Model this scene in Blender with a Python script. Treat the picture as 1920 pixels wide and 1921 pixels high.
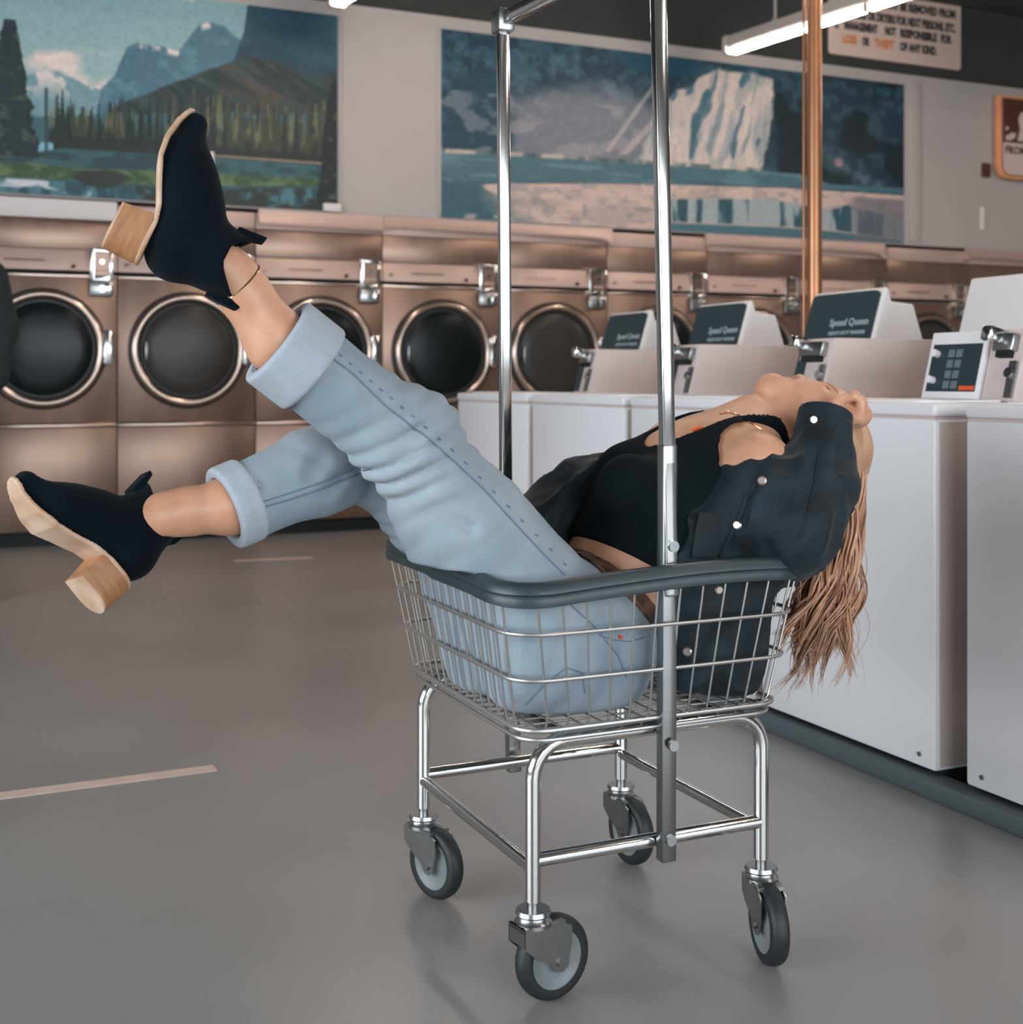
import bpy, bmesh, math, random
import numpy as np
from mathutils import Vector, Matrix
from mathutils.bvhtree import BVHTree

for o in list(bpy.data.objects):
    bpy.data.objects.remove(o)
scene = bpy.context.scene
COL = scene.collection

# ------------------------------------------------------------------ camera, light, exposure
CAM_Z = 0.96
FPX = 2400.0
HORIZON = 715.0
cam_data = bpy.data.cameras.new('camera')
cam_data.sensor_fit = 'HORIZONTAL'
cam_data.sensor_width = 36.0
cam_data.lens = FPX / 1920.0 * 36.0
cam_data.shift_y = -(960.5 - HORIZON) / 1920.0
cam_data.dof.use_dof = True
cam_data.dof.focus_distance = 2.12
cam_data.dof.aperture_fstop = 5.6
cam = bpy.data.objects.new('camera', cam_data)
cam.location = (0, 0, CAM_Z)
cam.rotation_euler = (math.pi / 2, 0, 0)
COL.objects.link(cam)
scene.camera = cam

ROOM_A = math.radians(24.3)
UX = Vector((math.cos(ROOM_A), math.sin(ROOM_A), 0))
WX = Vector((-math.sin(ROOM_A), math.cos(ROOM_A), 0))
ROOM_O = Vector((-2.92, 7.30, 0))


def RM(t, d, z=0.0):
    """room coordinates (along the dryer wall, away from the camera, up) to world"""
    return ROOM_O + UX * t + WX * d + Vector((0, 0, z))


scene.view_settings.view_transform = 'Standard'
scene.view_settings.look = 'None'
scene.view_settings.gamma = 1.0
scene.view_settings.use_curve_mapping = False
scene.view_settings.exposure = 0.28

world = bpy.data.worlds.new('sky')
scene.world = world
world.use_nodes = True
wn = world.node_tree.nodes
wn['Background'].inputs[0].default_value = (0.62, 0.74, 0.86, 1)
wn['Background'].inputs[1].default_value = 1.0


def window_light(name, loc, normal, sx, sz, power, color):
    l = bpy.data.lights.new(name, 'AREA')
    l.shape = 'RECTANGLE'
    l.size = sx
    l.size_y = sz
    l.energy = power
    l.color = color
    o = bpy.data.objects.new(name, l)
    o.location = loc
    o.rotation_euler = Vector(normal).to_track_quat('-Z', 'Y').to_euler()
    COL.objects.link(o)
    return o


# daylight through the shop windows of the left wall and of the wall behind the camera
DAY = (0.86, 0.94, 1.0)
window_light('window_daylight', RM(-4.95, -6.6, 1.75), UX, 5.6, 2.3, 300, DAY)
window_light('window_daylight', RM(1.6, -11.95, 1.75), WX, 7.0, 2.3, 260, DAY)
TUBE_STRENGTH = 60.0
TUBE_COLOR = (1.0, 0.87, 0.77)


# ------------------------------------------------------------------ materials
def srgb(r, g, b):
    def f(c):
        c /= 255.0
        return c / 12.92 if c <= 0.04045 else ((c + 0.055) / 1.055) ** 2.4
    return (f(r), f(g), f(b), 1.0)


MATS = {}


def mat(name, col, rough=0.5, metal=0.0, noise=0.0, nscale=8.0, bump=0.0, bscale=60.0, col2=None,
        spec=0.5, emit=None, estr=0.0, stretch=(1, 1, 1), coat=0.0, sheen=0.0, sss=0.0, attr=None, rnoise=0.0):
    m = bpy.data.materials.new(name)
    m.use_nodes = True
    nt = m.node_tree
    b = nt.nodes['Principled BSDF']
    c = srgb(*col)
    b.inputs['Base Color'].default_value = c
    b.inputs['Roughness'].default_value = rough
    b.inputs['Metallic'].default_value = metal
    b.inputs['Specular IOR Level'].default_value = spec
    if coat:
        b.inputs['Coat Weight'].default_value = coat
    if sheen:
        b.inputs['Sheen Weight'].default_value = sheen
        b.inputs['Sheen Roughness'].default_value = 0.5
    if sss:
        b.inputs['Subsurface Weight'].default_value = sss
        b.inputs['Subsurface Radius'].default_value = (0.012, 0.005, 0.003)
        b.inputs['Subsurface Scale'].default_value = 1.0
    if emit:
        b.inputs['Emission Color'].default_value = (*emit, 1)
        b.inputs['Emission Strength'].default_value = estr
    tc = nt.nodes.new('ShaderNodeTexCoord')
    mp = nt.nodes.new('ShaderNodeMapping')
    mp.inputs['Scale'].default_value = stretch
    nt.links.new(tc.outputs['Object'], mp.inputs['Vector'])
    src = None
    if attr:
        a = nt.nodes.new('ShaderNodeAttribute')
        a.attribute_name = attr
        src = a.outputs['Color']
        nt.links.new(src, b.inputs['Base Color'])
    if noise > 0 or rnoise > 0:
        n = nt.nodes.new('ShaderNodeTexNoise')
        n.inputs['Scale'].default_value = nscale
        n.inputs['Detail'].default_value = 5
        nt.links.new(mp.outputs[0], n.inputs['Vector'])
        if noise > 0:
            r = nt.nodes.new('ShaderNodeValToRGB')
            r.color_ramp.elements[0].position = 0.32
            r.color_ramp.elements[1].position = 0.68
            c2 = srgb(*col2) if col2 else tuple([max(0, x * (1 - noise)) for x in c[:3]] + [1])
            r.color_ramp.elements[0].color = c2
            r.color_ramp.elements[1].color = c
            nt.links.new(n.outputs['Fac'], r.inputs[0])
            if src is not None:
                mx = nt.nodes.new('ShaderNodeMix')
                mx.data_type = 'RGBA'
                mx.blend_type = 'MULTIPLY'
                mx.inputs[0].default_value = 1.0
                nt.links.new(src, mx.inputs[6])
                nt.links.new(r.outputs[0], mx.inputs[7])
                nt.links.new(mx.outputs[2], b.inputs['Base Color'])
            else:
                nt.links.new(r.outputs[0], b.inputs['Base Color'])
        if rnoise > 0:
            mr = nt.nodes.new('ShaderNodeMapRange')
            mr.inputs[3].default_value = max(0.02, rough - rnoise)
            mr.inputs[4].default_value = min(1.0, rough + rnoise)
            nt.links.new(n.outputs['Fac'], mr.inputs[0])
            nt.links.new(mr.outputs[0], b.inputs['Roughness'])
    if bump > 0:
        n2 = nt.nodes.new('ShaderNodeTexNoise')
        n2.inputs['Scale'].default_value = bscale
        n2.inputs['Detail'].default_value = 3
        nt.links.new(mp.outputs[0], n2.inputs['Vector'])
        bp = nt.nodes.new('ShaderNodeBump')
        bp.inputs['Strength'].default_value = bump
        bp.inputs['Distance'].default_value = 0.01
        nt.links.new(n2.outputs['Fac'], bp.inputs['Height'])
        nt.links.new(bp.outputs[0], b.inputs['Normal'])
    MATS[name] = m
    return m


M_FLOOR = mat('floor_vinyl', (147, 143, 139), spec=1.0, rough=0.34, noise=0.16, nscale=1.6, bump=0.04, bscale=90, rnoise=0.08)
M_WALL = mat('painted_wall', (176, 168, 164), rough=0.8, noise=0.06, nscale=2.5, bump=0.05, bscale=40)
M_DARKWALL = mat('dark_soffit', (52, 54, 52), rough=0.85, noise=0.15, nscale=3)
M_CEIL = mat('dark_ceiling', (60, 58, 55), rough=0.9)
M_STEEL = mat('brushed_stainless', (154, 127, 112), rough=0.33, metal=0.75, noise=0.2, nscale=5, stretch=(1.6, 1, 0.3), rnoise=0.1)
M_STEELTRIM = mat('polished_steel_trim', (186, 166, 153), rough=0.22, metal=0.9)
M_HEADER = mat('satin_steel_header', (196, 168, 156), rough=0.45, metal=0.3, noise=0.05, nscale=10)
M_BLACKGAP = mat('black_gap', (18, 18, 18), rough=0.9)
M_RAIL = mat('grey_foot_rail', (74, 82, 84), rough=0.5)
M_KICK = mat('black_kick', (16, 22, 24), rough=0.7)
M_GLASS = mat('dark_door_glass', (18, 25, 27), rough=0.25, spec=0.22, noise=0.25, nscale=3)
M_GASKET = mat('door_gasket', (28, 30, 30), rough=0.5)
M_CHROME = mat('chrome', (208, 208, 206), rough=0.13, metal=1.0)
M_CHROME2 = mat('zinc_steel', (165, 166, 166), rough=0.28, metal=1.0, noise=0.1, nscale=30)
M_CHROMEDULL = mat('dull_chrome_wire', (196, 192, 188), rough=0.42, metal=1.0)
M_WHITE = mat('white_enamel', (224, 221, 222), rough=0.35, noise=0.03, nscale=3)
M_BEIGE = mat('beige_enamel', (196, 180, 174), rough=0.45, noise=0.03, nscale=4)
M_HOOD = mat('white_plastic_hood', (206, 202, 200), rough=0.45)
M_DARKPANEL = mat('teal_black_panel', (36, 52, 58), rough=0.4)
M_PRINT = mat('pale_print', (150, 165, 168), rough=0.6)
M_PRINTDIM = mat('dim_print', (92, 108, 112), rough=0.6)
M_ORANGE = mat('orange_print', (214, 84, 36), rough=0.5)
M_RUBBER = mat('black_rubber', (30, 36, 38), rough=0.55, noise=0.2, nscale=20, bump=0.1, bscale=80)
M_RIM = mat('dark_vinyl_bumper', (46, 58, 61), rough=0.42, noise=0.2, nscale=25, bump=0.06, bscale=50)
M_HUB = mat('grey_wheel_hub', (122, 127, 128), rough=0.5, noise=0.15, nscale=25)
M_PIPE = mat('copper_painted_pipe', (158, 108, 74), rough=0.3, metal=0.6, noise=0.15, nscale=12)
M_SIGN = mat('cream_sign', (206, 184, 172), rough=0.6)
M_SIGNTEXT = mat('sign_black_print', (44, 44, 46), rough=0.7)
M_SIGNORANGE = mat('sign_orange_print', (206, 130, 76), rough=0.7)
M_BROWN = mat('brown_sign', (84, 44, 32), rough=0.6)
M_SIGNEDGE = mat('orange_sign_border', (222, 150, 104), rough=0.5)
M_FIXTURE = mat('fixture_enamel', (168, 158, 152), rough=0.5)
M_TUBE = mat('lamp_tube', (255, 240, 228), rough=0.4, emit=TUBE_COLOR, estr=TUBE_STRENGTH)
M_TAPE = mat('worn_floor_tape', (206, 184, 170), rough=0.6, noise=0.12, nscale=14)
M_PAPER = mat('white_paper', (214, 206, 204), rough=0.7)


# ------------------------------------------------------------------ mesh helpers
def finish(name, me, material, parent=None, sharp=35.0, smooth=True):
    if smooth:
        bm = bmesh.new()
        bm.from_mesh(me)
        th = math.radians(sharp)
        for e in bm.edges:
            e.smooth = (len(e.link_faces) == 2 and e.calc_face_angle(0) < th)
        for f in bm.faces:
            f.smooth = True
        bm.to_mesh(me)
        bm.free()
    me.materials.append(material)
    o = bpy.data.objects.new(name, me)
    COL.objects.link(o)
    if parent is not None:
        o.parent = parent
    return o


class MB:
    """collects shapes that form ONE part"""
    def __init__(self):
        self.v = []
        self.f = []

    def add(self, vs, fs):
        n = len(self.v)
        self.v += [tuple(p) for p in vs]
        self.f += [tuple(i + n for i in f) for f in fs]
        return self

    def box(self, x0, x1, y0, y1, z0, z1):
        vs = [(x, y, z) for x in (x0, x1) for y in (y0, y1) for z in (z0, z1)]
        fs = [(0, 1, 3, 2), (4, 6, 7, 5), (0, 4, 5, 1), (2, 3, 7, 6), (0, 2, 6, 4), (1, 5, 7, 3)]
        return self.add(vs, fs)

    def prism(self, poly, a0, a1, axis='x'):
        """extrude a 2-D outline; axis x: outline is (y,z), y: (x,z), z: (x,y)"""
        n = len(poly)
        def mk(a, p):
            if axis == 'x':
                return (a, p[0], p[1])
            if axis == 'y':
                return (p[0], a, p[1])
            return (p[0], p[1], a)
        vs = [mk(a0, p) for p in poly] + [mk(a1, p) for p in poly]
        fs = [tuple(range(n - 1, -1, -1)), tuple(range(n, 2 * n))]
        fs += [(i, (i + 1) % n, n + (i + 1) % n, n + i) for i in range(n)]
        return self.add(vs, fs)

    def tube(self, pts, r, n=8, closed=False, caps=True, square=False):
        pts = [Vector(p) for p in pts]
        m = len(pts)
        rs = r if isinstance(r, (list, tuple)) else [r] * m
        tang = []
        for i in range(m):
            if closed:
                t = pts[(i + 1) % m] - pts[i - 1]
            else:
                t = pts[min(i + 1, m - 1)] - pts[max(i - 1, 0)]
            tang.append(t.normalized())
        ref = Vector((0, 0, 1)) if abs(tang[0].z) < 0.9 else Vector((1, 0, 0))
        nrm = tang[0].cross(ref).normalized()
        vs = []
        for i in range(m):
            if i:
                nrm = (nrm - tang[i] * nrm.dot(tang[i])).normalized()
            bn = tang[i].cross(nrm)
            for k in range(n):
                a = 2 * math.pi * (k + (0.5 if square else 0)) / n
                vs.append(pts[i] + (nrm * math.cos(a) + bn * math.sin(a)) * rs[i])
        fs = []
        for i in range(m if closed else m - 1):
            j = (i + 1) % m
            for k in range(n):
                k2 = (k + 1) % n
                fs.append((i * n + k, i * n + k2, j * n + k2, j * n + k))
        if not closed and caps:
            fs.append(tuple(range(n - 1, -1, -1)))
            fs.append(tuple((m - 1) * n + k for k in range(n)))
        return self.add(vs, fs)

    def cyl(self, p0, p1, r0, r1=None, n=16):
        return self.tube([p0, p1], [r0, r0 if r1 is None else r1], n)

    def lathe(self, prof, n=32, axis='y', c=(0, 0, 0)):
        """prof: (radius, along) pairs around axis through c; open profile, poles closed where radius is 0"""
        vs = []
        for (r, h) in prof:
            for k in range(n):
                a = 2 * math.pi * k / n
                x, y = r * math.cos(a), r * math.sin(a)
                if axis == 'y':
                    p = (x, h, y)
                elif axis == 'x':
                    p = (h, x, y)
                else:
                    p = (x, y, h)
                vs.append((p[0] + c[0], p[1] + c[1], p[2] + c[2]))
        fs = []
        for i in range(len(prof) - 1):
            for k in range(n):
                k2 = (k + 1) % n
                fs.append((i * n + k, i * n + k2, (i + 1) * n + k2, (i + 1) * n + k))
        if prof[0][0] > 1e-6:
            pass
        return self.add(vs, fs)

    def mesh(self, name, bevel=0.0, seg=2):
        me = bpy.data.meshes.new(name)
        me.from_pydata(self.v, [], self.f)
        bm = bmesh.new()
        bm.from_mesh(me)
        bmesh.ops.remove_doubles(bm, verts=bm.verts, dist=1e-6)
        bmesh.ops.dissolve_degenerate(bm, edges=bm.edges, dist=1e-7)
        bmesh.ops.recalc_face_normals(bm, faces=bm.faces)
        if bevel > 0:
            es = [e for e in bm.edges if len(e.link_faces) == 2 and e.calc_face_angle(0) > math.radians(30)]
            bmesh.ops.bevel(bm, geom=es, offset=bevel, segments=seg, affect='EDGES', profile=0.5, clamp_overlap=True)
        bm.to_mesh(me)
        bm.free()
        return me

    def build(self, name, material, parent=None, bevel=0.0, seg=2, sharp=35.0, smooth=True):
        return finish(name, self.mesh(name, bevel, seg), material, parent, sharp, smooth)


def box(name, dims, material, parent=None, bevel=0.0):
    return MB().box(*dims).build(name, material, parent, bevel)


def thing(name, label, cat, loc=(0, 0, 0), rotz=0.0, group=None):
    o = bpy.data.objects.new(name, None)
    o.empty_display_size = 0.1
    COL.objects.link(o)
    o.location = loc
    o.rotation_euler = (0, 0, rotz)
    return tag(o, label, cat, group)


def tag(o, label, cat, group=None):
    o['label'] = label
    o['category'] = cat
    if group:
        o['group'] = group
    return o


def struct(o):
    o['kind'] = 'structure'
    return o


def copy_tree(src, parent=None):
    c = src.copy()
    COL.objects.link(c)
    c.parent = parent
    for ch in list(src.children):
        copy_tree(ch, c)
    return c


def rounded(w, h, r, seg=5, cx=0.0, cz=0.0):
    pts = []
    for (sx, sz, a0) in ((1, 1, 0), (-1, 1, 90), (-1, -1, 180), (1, -1, 270)):
        for i in range(seg + 1):
            a = math.radians(a0 + 90 * i / seg)
            pts.append((cx + sx * (w / 2 - r) + r * math.cos(a), cz + sz * (h / 2 - r) + r * math.sin(a)))
    return pts


def text_mesh(body, size, align='LEFT', bold=0.0, squash=1.0, extrude=0.0008):
    cu = bpy.data.curves.new('lettering', 'FONT')
    cu.body = body
    cu.size = size
    cu.align_x = align
    cu.offset = bold
    cu.extrude = extrude
    cu.resolution_u = 2
    o = bpy.data.objects.new('lettering', cu)
    COL.objects.link(o)
    dg = bpy.context.evaluated_depsgraph_get()
    me = bpy.data.meshes.new_from_object(o.evaluated_get(dg))
    bpy.data.objects.remove(o)
    bpy.data.curves.remove(cu)
    # stand the text up: x right, z up, facing -y
    for v in me.vertices:
        x, y, z = v.co
        v.co = (x * squash, -z, y)
    me.materials.clear()
    return me


def lettering(name, body, size, x, y, z, material, parent, align='LEFT', bold=0.0, squash=1.0):
    me = text_mesh(body, size, align, bold, squash)
    o = finish(name, me, material, parent, smooth=False)
    o.location = (x, y, z)
    return o


def P(px, py, Y):
    """point at distance Y in front of the camera that projects on photo pixel px, py"""
    return Vector(((px - 960.0) / FPX * Y, Y, CAM_Z - (py - HORIZON) / FPX * Y))

# ------------------------------------------------------------------ the room
def room_box(name, t0, t1, d0, d1, z0, z1, material, bevel=0.0):
    o = box(name, (t0, t1, d0, d1, z0, z1), material, None, bevel)
    o.location = ROOM_O
    o.rotation_euler = (0, 0, ROOM_A)
    return o


CEIL_Z = 3.95
struct(room_box('floor', -5.2, 12.2, -12.2, 0.9, -0.1, 0.0, M_FLOOR))
struct(room_box('ceiling', -5.2, 12.2, -12.2, 0.9, CEIL_Z, CEIL_Z + 0.1, M_CEIL))
DRY_TOP = 2.03
struct(room_box('wall_back', -5.0, 12.0, 0.03, 0.78, DRY_TOP, 3.37, M_WALL))
struct(room_box('trim_1', -5.0, 12.0, 0.0, 0.78, 3.37, CEIL_Z, M_DARKWALL))
struct(room_box('wall_behind', -5.0, 12.0, 0.78, 0.9, 0.0, CEIL_Z, M_WALL))
struct(room_box('wall_right', 12.0, 12.2, -12.0, 0.9, 0.0, CEIL_Z, M_WALL))


def wall_with_window(name, fixed, axis, a0, a1, w0, w1, z0, z1):
    mb = MB()
    def bx(p0, p1, q0, q1):
        if axis == 't':
            mb.box(fixed, fixed + 0.2, p0, p1, q0, q1)
        else:
            mb.box(p0, p1, fixed, fixed + 0.2, q0, q1)
    bx(a0, w0, 0, CEIL_Z)
    bx(w1, a1, 0, CEIL_Z)
    bx(w0, w1, 0, z0)
    bx(w0, w1, z1, CEIL_Z)
    o = mb.build(name, M_WALL, None, smooth=False)
    o.location = ROOM_O
    o.rotation_euler = (0, 0, ROOM_A)
    return struct(o)


wall_with_window('wall_left', -5.2, 't', -12.0, 0.9, -9.5, -3.7, 0.5, 3.0)
wall_with_window('wall_front', -12.2, 'd', -5.0, 12.0, -2.0, 5.2, 0.5, 3.0)


# floor tape
def floor_strip(name, p0, p1, w0, label):
    a = Vector(p0); b = Vector(p1)
    d = (b - a).normalized()
    n = Vector((-d.y, d.x, 0)) * w0 / 2
    mb = MB()
    q = [a - n, b - n, b + n, a + n]
    mb.add([(v.x, v.y, 0.0) for v in q] + [(v.x, v.y, 0.0018) for v in q],
           [(3, 2, 1, 0), (4, 5, 6, 7), (0, 1, 5, 4), (1, 2, 6, 5), (2, 3, 7, 6), (3, 0, 4, 7)])
    o = mb.build(name, M_TAPE, None, smooth=False)
    return tag(o, label, 'floor tape')


def G(px, py):
    Y = FPX * CAM_Z / (py - HORIZON)
    return Vector(((px - 960) / FPX * Y, Y, 0))


floor_strip('floor_tape', G(-140, 1512), G(404, 1441), 0.05, 'pale strip of tape on the grey floor below the hanging boot')
floor_strip('floor_tape', G(438, 1052), G(585, 1046), 0.05, 'short faint strip on the floor under the far trouser cuff')


# ------------------------------------------------------------------ dryers along the back wall
DW = 0.823
T_SEAM0 = 0.644 - DW
M_GLASS2 = mat('hazy_door_glass', (62, 58, 54), spec=0.25, rough=0.28, noise=0.25, nscale=3)


def make_dryer():
    r = thing('tumble_dryer', 'x', 'dryer')
    W = DW
    e = 0.003
    body = MB()
    body.box(e, W - e, 0.02, 0.70, 0.09, 2.0)
    body.build('body', M_STEEL, r)
    MB().box(e, W - e, 0.055, 0.70, 0.0, 0.09).build('kick_plate', M_KICK, r)
    MB().box(e, W - e, 0.0, 0.02, 0.09, 0.688).build('lower_panel', M_STEEL, r, 0.003)
    MB().prism([(-0.014, 0.692), (-0.014, 0.706), (0.0, 0.716), (0.02, 0.716), (0.02, 0.688)], e, W - e).build('ledge', M_STEELTRIM, r, 0.002)
    MB().box(e, W - e, 0.002, 0.02, 0.716, 1.583).build('front_panel', M_STEEL, r, 0.003)
    MB().box(e, W - e, 0.006, 0.02, 1.583, 1.604).build('dark_gap', M_BLACKGAP, r)  # dark joint between the front panel and the header
    MB().box(e, W - e, -0.006, 0.004, 1.566, 1.583).build('lower_trim', M_STEELTRIM, r, 0.002)
    hd = MB().prism([(-0.022, 1.604), (0.012, 1.728), (0.02, 1.73), (0.02, 1.604)], e, W - e).build('header_panel', M_HEADER, r, 0.002)
    # small controls and print on the sloping header panel
    MB().cyl((0.575, -0.02, 1.628), (0.575, -0.034, 1.628), 0.011, n=10).build('button', M_BLACKGAP, hd)
    MB().cyl((0.05, -0.018, 1.645), (0.05, -0.028, 1.648), 0.010, n=8).build('screw', M_STEEL, hd)
    MB().add([(0.20, -0.0150, 1.655), (0.42, -0.0150, 1.655), (0.42, -0.0128, 1.664), (0.20, -0.0128, 1.664)], [(0, 1, 2, 3)]).build('printed_line', M_STEEL, hd, smooth=False)
    MB().box(e, W - e, 0.003, 0.02, 1.73, 1.90).build('upper_panel', M_STEEL, r, 0.003)
    MB().box(e, W - e, -0.004, 0.02, 1.902, 2.0).build('top_trim', M_HEADER, r, 0.004)
    # coin box: chrome frame above, chrome block below
    cb = MB()
    for q in ((0.668, 0.69, 1.555, 1.735), (0.778, 0.80, 1.555, 1.735), (0.69, 0.778, 1.715, 1.735), (0.69, 0.778, 1.555, 1.58)):
        cb.box(q[0], q[1], -0.034, 0.0, q[2], q[3])
    cb.build('coin_box_frame', M_CHROME, r, 0.003)
    cp = box('coin_box_plate', (0.69, 0.778, -0.018, 0.0, 1.58, 1.715), M_STEEL, r)
    MB().cyl((0.735, -0.016, 1.66), (0.735, -0.03, 1.66), 0.014, n=12).build('coin_slot_lock', M_CHROME, cp)
    cl = box('coin_drawer', (0.668, 0.80, -0.028, 0.0, 1.462, 1.55), M_CHROME2, r, 0.006)
    MB().cyl((0.735, -0.026, 1.50), (0.735, -0.042, 1.50), 0.018, n=12).build('drawer_lock', M_CHROME, cl)
    MB().box(0.75, 0.792, -0.04, -0.026, 1.475, 1.54).build('drawer_pull', M_CHROME, cl, 0.004)
    # door
    cx, cz = 0.412, 1.147
    ring = [(0.338, 0.004), (0.340, -0.03), (0.334, -0.048), (0.318, -0.056), (0.302, -0.052), (0.294, -0.04), (0.292, -0.02), (0.292, 0.0)]
    gk = [(0.352, 0.004), (0.352, -0.022), (0.338, -0.03), (0.32, 0.004)]
    door = MB().lathe(ring, 56, 'y', (cx, 0, cz)).build('door', M_STEELTRIM, r, sharp=60)
    MB().lathe(gk, 48, 'y', (cx, 0, cz)).build('gasket', M_GASKET, door, sharp=60)
    gl = [(0.001, -0.046), (0.10, -0.044), (0.20, -0.038), (0.262, -0.03), (0.270, -0.026)]
    MB().lathe(gl, 48, 'y', (cx, 0, cz)).build('glass', M_GLASS, door, sharp=60)
    MB().lathe([(0.292, -0.02), (0.285, -0.034), (0.270, -0.034), (0.268, -0.02)], 48, 'y', (cx, 0, cz)).build('glass_seal', M_GASKET, door, sharp=60)
    MB().box(cx - 0.262, cx - 0.246, -0.072, -0.03, cz - 0.065, cz + 0.045).build('door_pull', M_CHROME2, door, 0.005)
    MB().prism(rounded(0.07, 0.21, 0.03, 4, cx + 0.355, cz + 0.01), -0.045, 0.002, 'y').build('hinge', M_CHROME, door, 0.008)
    return r


DRYER_LABELS = [
    'stainless steel dryer at the left end of the row, beside the standing bystander',
    'stainless steel dryer right behind the raised suede boot',
    'stainless steel dryer whose door is half hidden by the raised shin and rolled cuff',
    'stainless steel dryer above the bent knee, door with a square reflection',
    'stainless steel dryer between the two chrome poles of the cart',
    'stainless steel dryer just right of the near cart pole, behind the smallest lid hood',
    'stainless steel dryer behind the second dark lid hood',
    'stainless steel dryer directly behind the copper pipe',
    'stainless steel dryer whose door shows between the nearest dark hood and the white hood',
    'stainless steel dryer at the right edge behind the white hood',
]
proto = make_dryer()
for i, lab in enumerate(DRYER_LABELS):
    o = proto if i == 0 else copy_tree(proto)
    o.location = RM(T_SEAM0 + DW * i, 0)
    o.rotation_euler = (0, 0, ROOM_A)
    tag(o, lab, 'dryer', 'stainless dryers along the back wall')
    if i in (1, 4, 8):
        for ch in o.children:
            for g in ch.children:
                if g.name.startswith('glass') and not g.name.startswith('glass_seal'):
                    g.data = g.data.copy()
                    g.data.materials[0] = M_GLASS2


# long pale cover strips lying along the dryer tops
def cover_strip(t0, t1, z0, z1, label, curl=True, material=M_HEADER):
    prof = [(0.0, z0 + 0.01), (-0.03, z0 + 0.004), (-0.046, z0 - 0.004), (-0.05, z0 + 0.008), (-0.034, z0 + 0.03), (-0.028, z1), (-0.006, z1 + 0.004)]
    mb = MB()
    n = len(prof)
    secs = [(t0, 1.0), (t0 + 0.03, 0.86), (t0 + 0.1, 0.8), (t1 - 0.18, 0.8), (t1 - 0.07, 0.9), (t1 - 0.02, 1.25), (t1, 1.1)] if curl else [(t0, 1.0), (t1, 1.0)]
    vs = []
    for (t, s) in secs:
        for (y, z) in prof:
            vs.append((t, y * s - 0.005, z1 + (z - z1) * s))
    fs = [tuple(range(n)), tuple(range(len(vs) - 1, len(vs) - n - 1, -1))]
    for i in range(len(secs) - 1):
        for k in range(n):
            k2 = (k + 1) % n
            fs.append((i * n + k, (i + 1) * n + k, (i + 1) * n + k2, i * n + k2))
    o = mb.add(vs, fs).build('cover_strip', material, None, 0.0, sharp=50)
    o.location = ROOM_O
    o.rotation_euler = (0, 0, ROOM_A)
    return tag(o, label, 'cover strip', 'pale cover strips on the dryer tops')


cover_strip(-0.5, 0.640, 1.905, 2.012, 'flat white cover strip on the leftmost dryer', False, M_PAPER)
cover_strip(1.480, 2.288, 1.925, 2.02, 'straight pale cover strip above the dryer behind the raised shin', False)
cover_strip(2.292, 3.96, 1.93, 2.02, 'rolled metal cover strip with a curled end between the cart poles')
cover_strip(4.73, 6.36, 1.93, 2.02, 'rolled metal cover strip crossing behind the copper pipe')
cover_strip(7.18, 8.7, 1.93, 2.02, 'bright cover strip at the far right end of the dryers')


# ------------------------------------------------------------------ murals
def vnoise(x, y, seed=0):
    xi = np.floor(x).astype(np.int64); yi = np.floor(y).astype(np.int64)
    xf = x - xi; yf = y - yi
    def h(a, b):
        n = (a * 374761393 + b * 668265263 + seed * 974634777) & 0x7fffffff
        n = ((n ^ (n >> 13)) * 1274126177) & 0x7fffffff
        return ((n ^ (n >> 16)) & 0xffff) / 65535.0
    u = xf * xf * (3 - 2 * xf); v = yf * yf * (3 - 2 * yf)
    return (h(xi, yi) * (1 - u) + h(xi + 1, yi) * u) * (1 - v) + (h(xi, yi + 1) * (1 - u) + h(xi + 1, yi + 1) * u) * v


def fbm(x, y, seed=0, oct=4):
    s = 0; a = 0.5; t = 0
    for i in range(oct):
        s = s + a * vnoise(x * 2 ** i, y * 2 ** i, seed + i)
        t += a; a *= 0.5
    return s / t


def lin(c):
    c = np.asarray(c, float) / 255.0
    return np.where(c <= 0.04045, c / 12.92, ((c + 0.055) / 1.055) ** 2.4)


def sstep(a, b, x):
    t = np.clip((x - a) / (b - a + 1e-12), 0, 1)
    return t * t * (3 - 2 * t)


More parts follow.
